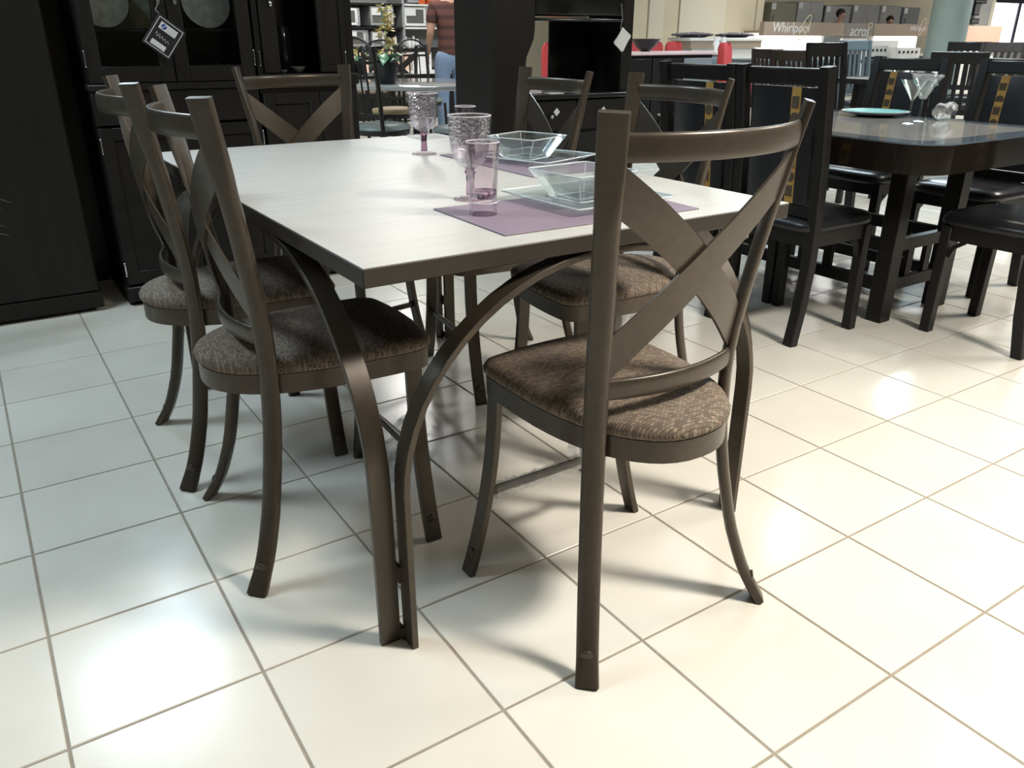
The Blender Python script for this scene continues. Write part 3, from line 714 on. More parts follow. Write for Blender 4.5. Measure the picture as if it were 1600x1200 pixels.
small_tag(943, 172, HY - .003, .016, 'white diamond sticker on the right drawer of the hutch')
t = thing('price_tag', 'large white tag hanging at a slant from the right side of the hutch', 'tag', at(973, 62, HY - .045))
b = new(); box(b, -.042, .042, 0, .0015, -.055, .055, 0, Matrix.Rotation(R(32), 4, 'Y')); obj('card', b, 'white', t, 0)
b = new(); box(b, -.042, .042, .004, .0055, -.055, .055, 0, Matrix.Rotation(R(40), 4, 'Y')); obj('second_card', b, 'white', t, 0)
b = new(); tube(b, [(-.02, .003, .06), (0, .012, .12), (.005, .034, .2)], .001, 5); obj('string', b, 'white', t, 60)
o = square_dish('glass_bowl', 'clear flared glass bowl on the counter of the hutch', (0, 0, 0), R(10), .06, .11, .006, .07, .004, None); o.location = (2.93, 3.05, .7726)
for k, (px, py, rz) in enumerate(((838, 148, 8), (856, 151, -6))):
    b = new(); box(b, -.05, .05, -.045, .045, 0, .006 + .02 * (1 - k), .001); o = obj('paper_stack', b, 'white', None, 0); p = at(px, py, 2.99); o.location = (p.x, 2.935 + .115 * (1 - k), .7724); o.rotation_euler.z = R(rz)
    tag(o, ['small stack of white paper on the hutch counter', 'thin white sheets at the front edge of the hutch counter'][k], 'paper')

# ------------------------------------------------------------------ black dining set with a glass table on the right
def make_wood_chair(h=1.0, wood='black_wood', pad='leather'):
    t = thing('wood_chair', 'x', 'chair', group='black wooden chairs with gold-striped leather backs')
    for s in (-1, 1):
        pts = [(s * .183, -.19 - .0, 0), (s * .183, -.165, .15), (s * .183, -.15, .30), (s * .183, -.148, .45), (s * .183, -.16, .65), (s * .183, -.185, .85), (s * .183, -.205, h)]
        obj('rear_leg', sweep(new(), pts, (1, 0, 0), rect(.044, .04, .004)), wood, t, 30)
        obj('leg', bar(new(), (s * .18, .175, 0), (s * .178, .17, .43), .04, .04, (1, 0, 0), .003), wood, t)
        obj('side_rail', box(new(), s * .178 - .012, s * .178 + .012, -.14, .16, .375, .43), wood, t)
        b = new(); pts = [(s * .178, .15, .31), (s * .178, .135, .35), (s * .178, .10, .374)]; sweep(b, pts, (1, 0, 0), rect(.016, .016)); obj('bracket', b, wood, t, 40)
    obj('front_rail', box(new(), -.16, .16, .16, .185, .375, .43), wood, t)
    obj('rear_rail', box(new(), -.16, .16, -.16, -.138, .375, .43), wood, t)
    obj('top_rail', bar(new(), (-.163, -.193, h - .035), (.163, -.193, h - .035), .055, .03, (0, -.1, 1), .004), wood, t)
    obj('lower_rail', bar(new(), (-.163, -.153, .50), (.163, -.153, .50), .04, .024, (0, 0, 1), .003), wood, t)
    def panel(x0, x1, th, grow=0):
        b = new(); rings = []
        for i in range(9):
            z = .525 + (h - .07 - .525) * i / 8; y = -.150 - .045 * ((z - .5) / (h - .5)) ** 1.4; q = th * (.7 if i in (0, 8) else 1)
            rings.append([(x0, y - q, z), (x0, y + q, z), (x0 + .012, y + q + .006, z), (x1 - .012, y + q + .006, z), (x1, y + q, z), (x1, y - q, z), (x1 - .012, y - q - .006, z), (x0 + .012, y - q - .006, z)])
        return loft(b, rings)
    obj('back_panel', panel(-.140, .140, .010), pad, t, 40)
    st = obj('gold_stripe', panel(.035, .095, .0112), 'gold', t, 40); st['label'] = 'gold woven stripe with dark motifs'
    for i in range(7):
        z = .57 + (h - .12 - .57) * i / 6; y = -.150 - .045 * ((z - .5) / (h - .5)) ** 1.4
        for sg in (-1, 1):
            b = new()
            if i % 2: lathe(b, [(0, 0), (.019, 0), (.019, .0008), (0, .0008)], 14); bmesh.ops.transform(b, verts=b.verts, matrix=Matrix.Rotation(PI / 2, 4, 'X'))
            else: box(b, -.015, .015, -.0004, .0004, -.02, .02)
            o = obj('motif', b, 'inlay', st, 0); o.location = (.065, y + sg * .0182, z)
    b = new(); rings = []
    for k, z in ((.97, .431), (1.0, .44), (1.0, .455), (.95, .472), (.75, .482), (.3, .486)):
        rings.append([(x * k, .015 + y * k, z) for x, y in superell(.205, .205, 6, 32)])
    obj('seat', loft(b, rings), pad, t, 60)
    return t
WC = 'black wooden chairs with gold-striped leather backs'
wp = make_wood_chair()
place(wp, (2.425, .785, 0), R(-90), 'black chair with gold stripe, first one right of the metal chairs, at the glass table', WC)
place(wp, (2.425, 1.199, 0), R(-90), 'black chair with gold stripe, second along the left side of the glass table', WC)
n_ = place(wp, (3.02, .24, 0), R(0), 'black leather-seat chair at the near end of the glass table, back out of view', WC)
place(wp, (3.62, 1.30, 0), R(90), 'black gold-striped chair behind the wrapped glass on the far side of the glass table', WC)
place(wp, (3.62, .74, 0), R(90), 'black gold-striped chair on the far side of the glass table, at the right photo edge', WC)
GX0, GX1, GY0, GY1, GZ = 2.43, 3.40, .30, 1.72, .76
t = thing('glass_dining_table', 'dark dining table with a reflective grey glass top and rounded corners', 'table', (0, 0, 0))
def rrect(x0, x1, y0, y1, r, n=7):
    p = []
    for cx, cy, a0 in ((x1 - r, y1 - r, 0), (x0 + r, y1 - r, 90), (x0 + r, y0 + r, 180), (x1 - r, y0 + r, 270)):
        for i in range(n + 1):
            a = R(a0 + 90 * i / n); p.append((cx + r * math.cos(a), cy + r * math.sin(a)))
    return p
def slab(x0, x1, y0, y1, r, z0, z1): return loft(new(), [[(x, y, z0) for x, y in rrect(x0, x1, y0, y1, r)], [(x, y, z1) for x, y in rrect(x0, x1, y0, y1, r)]])
obj('table_apron', slab(GX0, GX1, GY0, GY1, .14, GZ - .105, GZ - .006), 'gloss_brown' if 'gloss_brown' in M else 'brown_wood', t, 40)
obj('table_top', slab(GX0, GX1, GY0, GY1, .14, GZ - .006, GZ - .001), 'bluegrey', t, 40)['label'] = 'blue grey glass border'
obj('table_inset', slab(GX0 + .10, GX1 - .10, GY0 + .10, GY1 - .10, .08, GZ - .001, GZ), 'marble', t, 40)['label'] = 'pale mottled centre panel'
LX, LY = (2.79, 3.20), (.60, 1.42)
for x in LX:
    for y in LY: obj('leg', box(new(), x - .035, x + .035, y - .035, y + .035, 0, GZ - .105, .003), 'black_wood', t)
for y in LY:
    for z in (.15, .315): obj('rung', box(new(), LX[0] + .035, LX[1] - .035, y - .015, y + .015, z - .025, z + .025), 'black_wood', t)
    for x in (2.93, 3.06): obj('slat', box(new(), x - .02, x + .02, y - .01, y + .01, .175, .29), 'black_wood', t)
for x in LX:
    for z in (.15, .315): obj('rung', box(new(), x - .015, x + .015, LY[0] + .035, LY[1] - .035, z - .025, z + .025), 'black_wood', t)
    for y in (.88, 1.01, 1.14): obj('slat', box(new(), x - .01, x + .01, y - .02, y + .02, .175, .29), 'black_wood', t)
def martini(loc_, label, wrap=False):
    g = thing('martini_glass', label, 'glass', loc_, group='martini glasses')
    obj('base', lathe(new(), [(0, 0), (.036, 0), (.036, .002), (.006, .007), (0, .007)], 24), 'glass', g, 50)
    obj('stem', lathe(new(), [(0, .007), (.005, .007), (.0035, .02), (.0035, .085), (.006, .092), (0, .092)], 12), 'glass', g, 50)
    obj('bowl', lathe(new(), [(0, .092), (.006, .092), (.056, .17), (.0548, .17), (.006, .096), (0, .096)], 28), 'glass', g, 50)
    if wrap: obj('plastic_wrap', crumple_tube((0, 0, .09), (.005, 0, .19), .012, .06, 12, 14, .25, 9), 'film', g, 60)['label'] = 'crinkled clear plastic wrap'
martini((3.055, .79, GZ + .0003), 'clear martini glass on the glass table, left one of the pair')
martini((3.19, .825, GZ + .0003), 'martini glass in clear plastic wrap on the glass table', True)
o = obj('turquoise_plate', lathe(new(), [(0, 0), (.07, 0), (.145, .018), (.147, .022), (.14, .022), (0, .012)], 36), 'grey', None, 50); o.location = (3.27, 1.09, GZ + .0003); tag(o, 'round plate with a turquoise inside and grey rim on the glass table', 'plate')
obj('glaze', lathe(new(), [(0, .0125), (.132, .0222), (.132, .0228), (0, .0135)], 36), 'teal_dish', o, 50)['label'] = 'turquoise glazed inside'
b = crumple_tube((-.05, 0, .03), (.05, 0, .03), .03, .028, 10, 12, .3, 21); o = obj('plastic_bundle', b, 'film', None, 60); o.location = (3.33, .80, GZ + .012); tag(o, 'crumpled bundle of clear plastic behind the martini glasses', 'bundle')

# ------------------------------------------------------------------ round table, orchid and scroll chairs seen between the cabinets
RTX, RTY = 2.95, 5.0
t = thing('round_table', 'round dark dining table with a black flower pot, beyond the cabinets', 'table', (RTX, RTY, 0))
obj('table_top', lathe(new(), [(0, .715), (.62, .715), (.64, .72), (.64, .745), (.63, .75), (0, .75)], 40), 'slate_top' if 'slate_top' in M else 'marble', t, 40)
obj('pedestal', lathe(new(), [(0, .03), (.10, .03), (.06, .1), (.05, .4), (.09, .7), (0, .715)], 20), 'black_wood', t, 40)
for k in range(4):
    a = k * PI / 2 + .5; pts = [(.05 * math.cos(a), .05 * math.sin(a), .22), (.25 * math.cos(a), .25 * math.sin(a), .12), (.38 * math.cos(a), .38 * math.sin(a), .015)]
    obj('leg', sweep(new(), pts, (0, 0, 1), rect(.03, .03)), 'black_wood', t, 30)
def flower(b, c, r, rnd):
    for k in range(5):
        a = k * 2 * PI / 5 + rnd.random(); d = Vector((math.cos(a), math.sin(a) * .6, rnd.uniform(-.3, .5))).normalized(); s = Vector((-d.y, d.x, .2)).normalized()
        v = [b.verts.new(c), b.verts.new(c + d * r * .6 + s * r * .35), b.verts.new(c + d * r), b.verts.new(c + d * r * .6 - s * r * .35)]
        b.faces.new(v)
def orchid(loc_, label, h, n, r0, pot=.085, seed=2):
    rnd = random.Random(seed); g = thing('potted_orchid', label, 'plant', loc_)
    obj('pot', lathe(new(), [(0, 0), (pot * .72, 0), (pot, pot * 1.75), (pot * .9, pot * 1.75), (pot * .85, pot * 1.5), (0, pot * 1.5)], 20), 'pot', g, 40)
    for k in range(5):
        a = k * 1.26 + .3; obj('leaf', blade((0, 0, pot * 1.5), (pot * 1.6 * math.cos(a), pot * 1.6 * math.sin(a), pot * 1.7 + .05 * math.sin(k * 2)), pot * .42, .05), 'leaf', g, 60)
    top = pot * 1.5 + h
    obj('stem', tube(new(), [(0, 0, pot * 1.5), (.01, 0, pot * 1.5 + h * .5), (-.02, 0, top)], .004, 6), 'leaf', g, 60)
    for k in range(n):
        f = (k + .5) / n; b = new(); c = Vector((rnd.uniform(-1, 1) * r0, rnd.uniform(-1, 1) * r0, pot * 1.5 + h * (.28 + .75 * f)))
        flower(b, c, .042, rnd); flower(b, c + Vector((.0, -.012, .012)), .032, rnd); obj('flower', b, 'petal', g, 0)
    return g
orchid((2.585, 4.83, .7503), 'yellow orchid in a tapered black pot on the round table', .40, 26, .055, .09)
def make_scroll_chair(m='bronze_dark', seat='greenseat'):
    t = thing('scroll_chair', 'x', 'chair', group='dark metal scroll-back chairs')
    for s in (-1, 1):
        pts = [(s * .2, -.24, 0), (s * .185, -.19, .25), (s * .18, -.18, .45), (s * .18, -.20, .7), (s * .185, -.24, .98)]
        obj('rear_leg', sweep(new(), pts, (1, 0, 0), circ(.016, 10)), m, t, 50)
        obj('leg', sweep(new(), [(s * .17, .17, .44), (s * .175, .18, .25), (s * .195, .21, 0)], (1, 0, 0), circ(.014, 10)), m, t, 50)
    pts = [(.18 * math.cos(a), -.232, .90 + .13 * math.sin(a)) for a in [PI * i / 16 for i in range(17)]]
    obj('arch', sweep(new(), pts, (0, 1, 0), circ(.009, 8)), m, t, 50)
    for s in (-1, 1):
        pts = [(s * (.075 + (.05 - .006 * i / 3) * math.cos(i * .42)), -.23, .93 + (.05 - .006 * i / 3) * math.sin(i * .42)) for i in range(20)]
        obj('scroll', sweep(new(), pts, (0, 1, 0), circ(.006, 6)), m, t, 60)
    obj('back_rail', bar(new(), (-.18, -.225, .88), (.18, -.225, .88), .02, .012, (0, 0, 1)), m, t)
    obj('back_rail', bar(new(), (-.18, -.19, .55), (.18, -.19, .55), .02, .012, (0, 0, 1)), m, t)
    for x in (-.09, -.03, .03, .09): obj('spindle', tube(new(), [(x, -.19, .55), (x, -.225, .88)], .007, 6), m, t, 60)
    obj('seat_frame', lathe(new(), [(.0, .415), (.2, .415), (.205, .44), (0, .44)], 28), m, t, 40)
    obj('seat', lathe(new(), [(0, .4405), (.20, .4405), (.215, .455), (.20, .478), (.12, .49), (0, .493)], 28), seat, t, 60)
    return t
M['bronze_dark'] = mat('dark_metal', (.02, .017, .015), .4, .3)
SG = 'dark metal scroll-back chairs'
sp = make_scroll_chair()
def zpt(px, py, z): 
    d = fw + rt * ((px - 800) / FPX) - upv * ((py - 600) / FPX); return CAM + d * ((z - CAM.z) / d.z)
q = at(676, 90, 6.5); place(sp, (q.x, 6.75, 0), R(180), 'dark metal chair with an arched scroll back beyond the round table', SG).scale = (1, 1, 1.03)
q = zpt(597, 201, .47); place(sp, (q.x, q.y, 0), R(-68), 'scroll-back chair with grey-green seat at the left of the round table', SG).scale = (1, 1, 1.05)
q = zpt(722, 203, .47); place(sp, (q.x, q.y, 0), R(62), 'scroll-back chair with grey-green seat beside the tall hutch', SG)
q = at(618, 186, 5.72); be = place(sp, (q.x, q.y, 0), R(178), 'scroll-back chair with a beige seat at the far side of the round table', SG)
for px_, Y_, rz_, lab_ in ((632, 7.8, 172, 'dark cross-back metal chair far behind the orchid, right of its stalk'), (568, 8.5, 190, 'dark cross-back metal chair far behind the orchid, at the left')):
    q = at(px_, 90, Y_); o = place(proto, (q.x, Y_, 0), R(rz_), lab_, 'far cross-back metal chairs', skip=('plastic_sleeve',))
    for ch in o.children:
        if not ch.name.startswith('seat.') and ch.name.split('.')[0] != 'seat':
            ch.data = ch.data.copy(); ch.data.materials[0] = M['bronze_dark']
for ch in be.children:
    if ch.name.startswith('seat') and 'frame' not in ch.name: ch.data = ch.data.copy(); ch.data.materials[0] = M['beige']

# ------------------------------------------------------------------ shelving with microwave ovens
SY = 10.2
def P(px, py, Y=SY): return at(px, py, Y)
zs = [P(600, y).z for y in (108, 75, 42, 5)] + [1.95]
sx0, sxm, sx1 = P(525, 40).x, P(632, 40).x, P(745, 40).x
t = thing('shelf_unit', 'steel display shelving with dark shelves holding microwave ovens', 'shelf', (0, 0, 0))
b = new(); box(b, sx0, sx1 + .3, SY + .5, SY + .52, 0, 2.2); obj('back_board', b, 'grey_wall', t)
for x in (sx0, sxm, sx1): obj('upright', box(new(), x - .02, x + .02, SY + .02, SY + .5, 0, 2.2), 'steel', t)
for z in zs: 
    obj('shelf_board', box(new(), sx0 + .02, sxm - .02, SY, SY + .5, z - .03, z), 'black_wood', t)
    obj('shelf_board', box(new(), sxm + .02, sx1 - .02, SY, SY + .5, z - .025, z), 'white_paint' if z > 1.1 else 'black_wood', t)
def microwave(px0, px1, z, h, col, label, grp='microwave ovens on the display shelves'):
    x0, x1 = P(px0, 40).x, P(px1, 40).x; w_ = x1 - x0
    t = thing('microwave_oven', label, 'microwave', ((x0 + x1) / 2, SY + .06, z + .0005), 0, grp)
    obj('case', box(new(), -w_ / 2, w_ / 2, 0, .34, .012, h, .006), col, t)
    fb = new(); dx0, dx1 = -w_ / 2 + .004, w_ / 2 - w_ * .21
    for q0, q1, q2, q3 in ((dx0, dx0 + .03, .02, h - .008), (dx1 - .03, dx1, .02, h - .008), (dx0 + .03, dx1 - .03, .02, .05), (dx0 + .03, dx1 - .03, h - .035, h - .008)): box(fb, q0, q1, -.024, -.0004, q2, q3)
    obj('door_frame', fb, 'white_appliance' if col != 'steel' else 'steel', t)
    obj('door', box(new(), -w_ / 2 + .012, w_ / 2 - w_ * .22, -.016, -.0004, .03, h - .02, .003), 'oven_window', t)
    obj('control_panel', box(new(), w_ / 2 - w_ * .2, w_ / 2 - .01, -.008, -.0004, .03, h - .02, .002), 'steel', t)
    obj('handle', bar(new(), (w_ / 2 - w_ * .24, -.035, .06), (w_ / 2 - w_ * .24, -.035, h - .05), .014, .012, (1, 0, 0)), 'white_appliance', t)
    obj('price_card', box(new(), -w_ / 2 + .02, -w_ / 2 + w_ * .42, -.03, -.0245, h - .12, h - .02), 'white', t, 0)
    for q in (-1, 1): obj('foot', box(new(), q * (w_ / 2 - .04) - .01, q * (w_ / 2 - .04) + .01, .03, .3, 0, .012), 'grey', t)
microwave(540, 566, zs[2], .24, 'white_appliance', 'white microwave at the left end of the upper dark shelf')
microwave(581, 619, zs[2], .27, 'steel', 'steel microwave with white price card behind the orchid')
microwave(634, 676, zs[2] - .0, .27, 'white_appliance', 'white-framed microwave left of the person in the striped shirt')
microwave(543, 578, zs[1], .24, 'steel', 'grey microwave with a wide price card on the lower dark shelf')
microwave(581, 604, zs[1], .22, 'steel', 'narrow grey oven with a tall white card on the lower dark shelf')
microwave(640, 668, zs[3] - .0, .25, 'steel', 'steel microwave with a red card on the top right shelf')
b = new(); box(b, -.05, .05, 0, .004, 0, .07); o = obj('red_card', b, 'orange', None, 0); p = P(661, 8); o.location = (p.x, SY + .03, zs[3] + .0005); tag(o, 'small red-orange card on the top right shelf', 'card')
b = new(); box(b, 0, .26, 0, .2, 0, .16, .004); o = obj('orange_box', b, 'orange'); p = P(673, 22); o.location = (p.x, SY + .05, zs[2] + .275); tag(o, 'orange box beside the person\'s shoulder', 'box')
o.location.z = zs[3] + .0005
for k, px in enumerate((616, 624, 640, 646, 652, 658)):
    x = P(px, 70).x; h = (.12, .16, .15, .13, .16, .12)[k]
    o = obj('glass_jar', lathe(new(), [(0, 0), (.026, 0), (.028, .02), (.028, h * .75), (.02, h * .85), (.02, h), (0, h)], 14), 'white_appliance' if k > 1 else 'chrome_dull', None, 50)
    o.location = (x, SY + .12, zs[1] + .0004); tag(o, ['short steel canister right behind the orchid stalk', 'tall steel canister right of the orchid stalk', 'tall white canister, first on the right shelf bay', 'white canister, second on the right shelf bay', 'tall white canister, third on the right shelf bay', 'white canister at the right end of the row, by the arched chair'][k], 'canister', 'canisters on the lower shelf')
t = thing('display_counter', 'low white counter with pale boxes under the microwave shelves', 'counter', (0, 0, 0))
obj('counter_top', box(new(), sx0 - .2, sx1 + .3, SY - .5, SY - .02, .60, .64), 'white_paint', t); obj('counter_body', box(new(), sx0 - .2, sx1 + .3, SY - .46, SY - .04, 0, .6), 'black_wood', t)
for k, (px, w_, m) in enumerate(((562, .3, 'peach'), (622, .36, 'peach'), (660, .3, 'white_paint'))):
    b = new(); box(b, -w_ / 2, w_ / 2, 0, .25, 0, .24, .003); o = obj('carton', b, m); o.location = (P(px, 95, SY - .35).x, SY - .35, .6404); tag(o, ['beige carton left of the black flower pot, on the far counter', 'beige carton right of the orchid, on the far counter', 'white carton nearest the person, on the far counter'][k], 'carton')
orchid((P(561, 95, 6.6).x, 6.6, .7503), 'low yellow flowering plant left of the tall orchid, on a farther table', .12, 7, .07, .07, 5)
orchid((P(591, 97, 6.6).x, 6.52, .7503), 'second low yellow flowering plant, just left of the tall orchid', .10, 7, .07, .07, 8)
t = thing('side_table', 'dark square table under the two low yellow plants', 'table', (P(576, 100, 6.6).x, 6.6, 0))
obj('table_top', box(new(), -.4, .4, -.3, .3, .72, .75, .004), 'black_wood', t)
for a in (-1, 1):
    for c in (-1, 1): obj('leg', box(new(), a * .36 - .025, a * .36 + .025, c * .26 - .025, c * .26 + .025, 0, .72), 'black_wood', t)

# ------------------------------------------------------------------ people
def skinned(name, joints, links, m, parent, root=0, sub=2):
    """joints: (x, y, z, rx, ry); one continuous skin grown along the links"""
    me = bpy.data.meshes.new(name); me.from_pydata([j[:3] for j in joints], links, [])
    o = bpy.data.objects.new(name, me); C.objects.link(o); me.materials.append(M[m])
    md = o.modifiers.new('skin', 'SKIN'); md.use_smooth_shade = True
    for i, j in enumerate(joints):
        v = me.skin_vertices[0].data[i]; v.radius = (j[3], j[4]); v.use_root = i == root
    sb = o.modifiers.new('sub', 'SUBSURF'); sb.levels = sub; sb.render_levels = sub
    if parent: o.parent = parent
    return o
def person(label, loc_, rz, shirt, trousers, h=1.72, arm=(.02, .04)):
    t = thing('person', label, 'person', loc_, rz); k = h / 1.72; t.scale = (k, k, k)
    J = [(0, 0, .95, .10, .08), (0, 0, 1.15, .10, .075), (0, 0, 1.36, .12, .08), (0, 0, 1.47, .055, .055), (0, .015, 1.53, .05, .055), (0, .03, 1.60, .078, .095), (0, .02, 1.68, .055, .07)]
    L = [(i, i + 1) for i in range(6)]
    for s in (-1, 1):
        n = len(J); J += [(s * .185, 0, 1.38, .055, .055), (s * .225, -.01, 1.12, .04, .042), (s * .225, .10 + arm[0], .93 + arm[1], .028, .03), (s * .222, .14 + arm[0], .86 + arm[1], .022, .036)]
        L += [(2, n), (n, n + 1), (n + 1, n + 2), (n + 2, n + 3)]
        m_ = len(J); J += [(s * .095, 0, .86, .09, .09), (s * .10, .02, .50, .058, .062), (s * .105, -.01, .10, .036, .04), (s * .11, .13, .035, .04, .03)]
        L += [(0, m_), (m_, m_ + 1), (m_ + 1, m_ + 2), (m_ + 2, m_ + 3)]
    body = skinned('body', J, L, 'skin', t)
    for s in (-1, 1):
        for q in range(4):   # fingers and thumb rooted in the palm
            x = s * .222; y = .125 + arm[0] + q * .018 - .012; z = .83 + arm[1]; ln = (.06, .07, .066, .052)[q]
            skinned('finger', [(x, y, z, .009, .009), (x - s * .004, y + .012, z - ln * .5, .0085, .0085), (x - s * .012, y + .02, z - ln, .007, .007)], [(0, 1), (1, 2)], 'skin', body, 0, 1)
        skinned('thumb', [(s * .212, .165 + arm[0], .87 + arm[1], .011, .011), (s * .200, .185 + arm[0], .845 + arm[1], .010, .010), (s * .198, .19 + arm[0], .815 + arm[1], .008, .008)], [(0, 1), (1, 2)], 'skin', body, 0, 1)
        b = new(); ball(b, (s * .034, .118, 1.615), .012, (1, .6, .7), 10, 6); obj('eye', b, 'white', body, 60)
        b = new(); ball(b, (s * .082, .02, 1.60), .026, (.4, .7, 1.1), 10, 6); obj('ear', b, 'skin', body, 60)
    b = new(); ball(b, (0, .13, 1.59), .018, (.7, 1, 1.2), 10, 6); obj('nose', b, 'skin', body, 60)
    b = new(); ball(b, (0, .112, 1.55), .02, (1.2, .4, .3), 10, 6); obj('mouth', b, 'red_print', body, 60)
    b = new(); ball(b, (0, -.004, 1.655), .104, (.90, 1.02, .95), 20, 12)
    bmesh.ops.bisect_plane(b, geom=b.verts[:] + b.edges[:] + b.faces[:], plane_co=(0, .04, 1.62), plane_no=(0, .75, -.65), clear_outer=True)
    obj('hair', b, 'hair', t, 80)
    S_ = [(0, 0, .85, .162, .138), (0, 0, 1.0, .15, .122), (0, 0, 1.15, .15, .116), (0, 0, 1.34, .165, .112), (0, 0, 1.43, .075, .07)]
    L = [(0, 1), (1, 2), (2, 3), (3, 4)]
    for s in (-1, 1):
        n = len(S_); S_ += [(s * .18, 0, 1.385, .075, .075), (s * .215, -.006, 1.20, .066, .064)]; L += [(3, n), (n, n + 1)]
    skinned('shirt', S_, L, shirt, t)
    S_ = [(0, 0, 1.0, .140, .112), (0, 0, .92, .145, .118)]; L = [(0, 1)]
    for s in (-1, 1):
        n = len(S_); S_ += [(s * .098, 0, .82, .105, .105), (s * .102, .018, .50, .076, .08), (s * .106, -.008, .12, .062, .066), (s * .106, -.005, .07, .06, .064)]
        L += [(1, n), (n, n + 1), (n + 1, n + 2), (n + 2, n + 3)]
    skinned('trousers', S_, L, trousers, t)
    for s in (-1, 1):
        skinned('shoe', [(s * .107, -.05, .042, .042, .040), (s * .109, .04, .045, .048, .04), (s * .112, .15, .034, .046, .030)], [(0, 1), (1, 2)], 'ink', t, 0, 2)
    return t
q = at(704, 60, 7.0)
person('person seen from behind in a brown striped t-shirt and blue jeans', (q.x, 7.0, 0), R(-14), 'shirt', 'jeans', 1.72)

# ------------------------------------------------------------------ cream display wall, pebble counter, bar and red seats
t = thing('display_wall', 'tall cream panelled display wall behind the red chairs', 'wall panel', (0, 0, 0))
wx0, wx1 = at(930, 10, 10.9).x, at(1192, 10, 10.9).x
obj('backing', box(new(), wx0, wx1, 10.93, 11.1, 0, 2.9), 'cream', t)
edges = [wx0] + [at(p, 20, 10.9).x for p in (998, 1012, 1036, 1060, 1132, 1180)] + [wx1]
for i, (a, b_) in enumerate(zip(edges, edges[1:])): obj('panel', box(new(), a + .008, b_ - .008, 10.86 + .03 * (i % 2), 10.9299, .02, 2.9, .004), 'cream' if i not in (2, 4) else 'pale_cream', t)
t = thing('pebble_counter', 'white counter topped with two shallow trays of purple-grey pebbles', 'counter', (0, 0, 0))
ya = 9.2; ax0, ax1 = at(1058, 60, ya).x, at(1194, 60, ya).x; az = at(1130, 59, ya).z
obj('counter_top', box(new(), ax0 + .3, ax1, ya, ya + .55, az - .05, az, .01), 'white_paint', t)
obj('counter_ledge', box(new(), ax0 + .35, ax1 - .02, ya + .03, ya + .5, az - .16, az - .05), 'taupe', t)
obj('counter_body', box(new(), ax0 + .45, ax1 - .1, ya + .1, ya + .5, 0, az - .16), 'white_paint', t)
for k, (p0, p1) in enumerate(((1070, 1132), (1140, 1195))):
    x0, x1 = at(p0, 50, ya).x, at(p1, 50, ya).x; g = thing('pebble_tray', ['left tray of purple-grey pebbles on the white counter', 'right tray of purple-grey pebbles on the white counter'][k], 'tray', ((x0 + x1) / 2, ya + .28, az + .0004), 0, 'pebble trays')
    b = lathe(new(), [(0, 0), (.5, .0), (1, .045), (.97, .05), (.5, .02), (0, .02)], 28); bmesh.ops.scale(b, verts=b.verts, vec=((x1 - x0) / 2, .26, 1)); obj('tray', b, 'pot', g, 40)
    rnd = random.Random(k); b = new()
    for i in range(170):
        r, a = math.sqrt(rnd.random()) * .9, rnd.random() * 6.28
        bmesh.ops.create_icosphere(b, subdivisions=1, radius=.035, matrix=Matrix.Translation((r * math.cos(a) * (x1 - x0) / 2, r * math.sin(a) * .24, .035 + .03 * (1 - r) + .012 * rnd.random())) @ Matrix.Diagonal((1, .8, .6, 1)))
    o = obj('pebbles', b, 'pebble', g, 60); o['kind'] = 'stuff'
yb = 5.0; bx0, bx1 = at(968, 84, yb).x, at(1120, 84, yb).x; bz = at(1050, 81, yb).z
t = thing('bar_counter', 'dark bar counter with a pinkish top and a black bowl on it', 'counter', (0, 0, 0))
obj('counter_top', box(new(), bx0, bx1, yb, yb + .5, bz - .03, bz, .006), 'pinkish', t)
obj('counter_body', box(new(), bx0 + .03, bx1 - .03, yb + .03, yb + .48, 0, bz - .03), 'black_wood', t)
xs = [bx0 + .03 + i * (bx1 - bx0 - .06) / 3 for i in range(4)]
for i in range(3): obj('door', box(new(), xs[i] + .01, xs[i + 1] - .01, yb + .012, yb + .0299, .06, bz - .06, .004), ['black_wood', 'espresso', 'grey'][i], t)
o = obj('black_bowl', lathe(new(), [(0, 0), (.04, 0), (.10, .05), (.15, .115), (.145, .117), (.09, .055), (0, .02)], 30), 'pot', None, 60); p = at(1010, 80, yb + .2); o.location = (p.x, yb + .22, bz + .0004); tag(o, 'wide black bowl on the pinkish bar counter top', 'bowl')
def red_chair(loc_, rz, label, z=.72):
    t = thing('red_chair', label, 'chair', loc_, rz, 'red upholstered chairs'); w_ = .23
    b = new(); rings = []
    for zz, hw, d in ((z - .1, .20, .05), (z, .225, .06), (z + .17, .23, .055), (z + .27, .215, .05), (z + .31, .17, .035), (z + .318, .1, .02)):
        rings.append([(x * hw, -.2 - .05 * (zz - z) + y * d - .06 * (1 - x * x), zz) for x, y in superell(1, 1, 3.5, 24)])
    t.scale = (.62, .8, 1)
    obj('backrest', loft(b, rings), 'red', t, 60)
    b = new(); rings = [[(x, y, zz) for x, y in superell(.23 * k, .22 * k, 4, 24)] for k, zz in ((.95, z - .21), (1, z - .18), (1, z - .13), (.9, z - .10), (.3, z - .095))]
    obj('seat', loft(b, rings), 'red', t, 60)
    for a in (-1, 1):
        for c in (-1, 1): obj('leg', bar(new(), (a * .2, c * .19, 0), (a * .17, c * .16, z - .2), .03, .03), 'brown_wood', t)
    return t
for px, py, y, rz, lab in ((998, 90, 7.0, 175, 'red chair behind the black bowl, leftmost at the bar'), (1034, 90, 7.0, 175, 'red chair behind the bar counter, middle one right of the black bowl'), (1066, 90, 7.0, 180, 'red chair behind the bar counter, at its right end'), (1158, 90, 5.3, 205, 'red chair standing alone above the first gold-striped black chair'), (872, 90, 6.4, 160, 'red chair glimpsed through the open back of the hutch')):
    p = at(px, py, y); red_chair((p.x, y, 0), R(rz), lab)
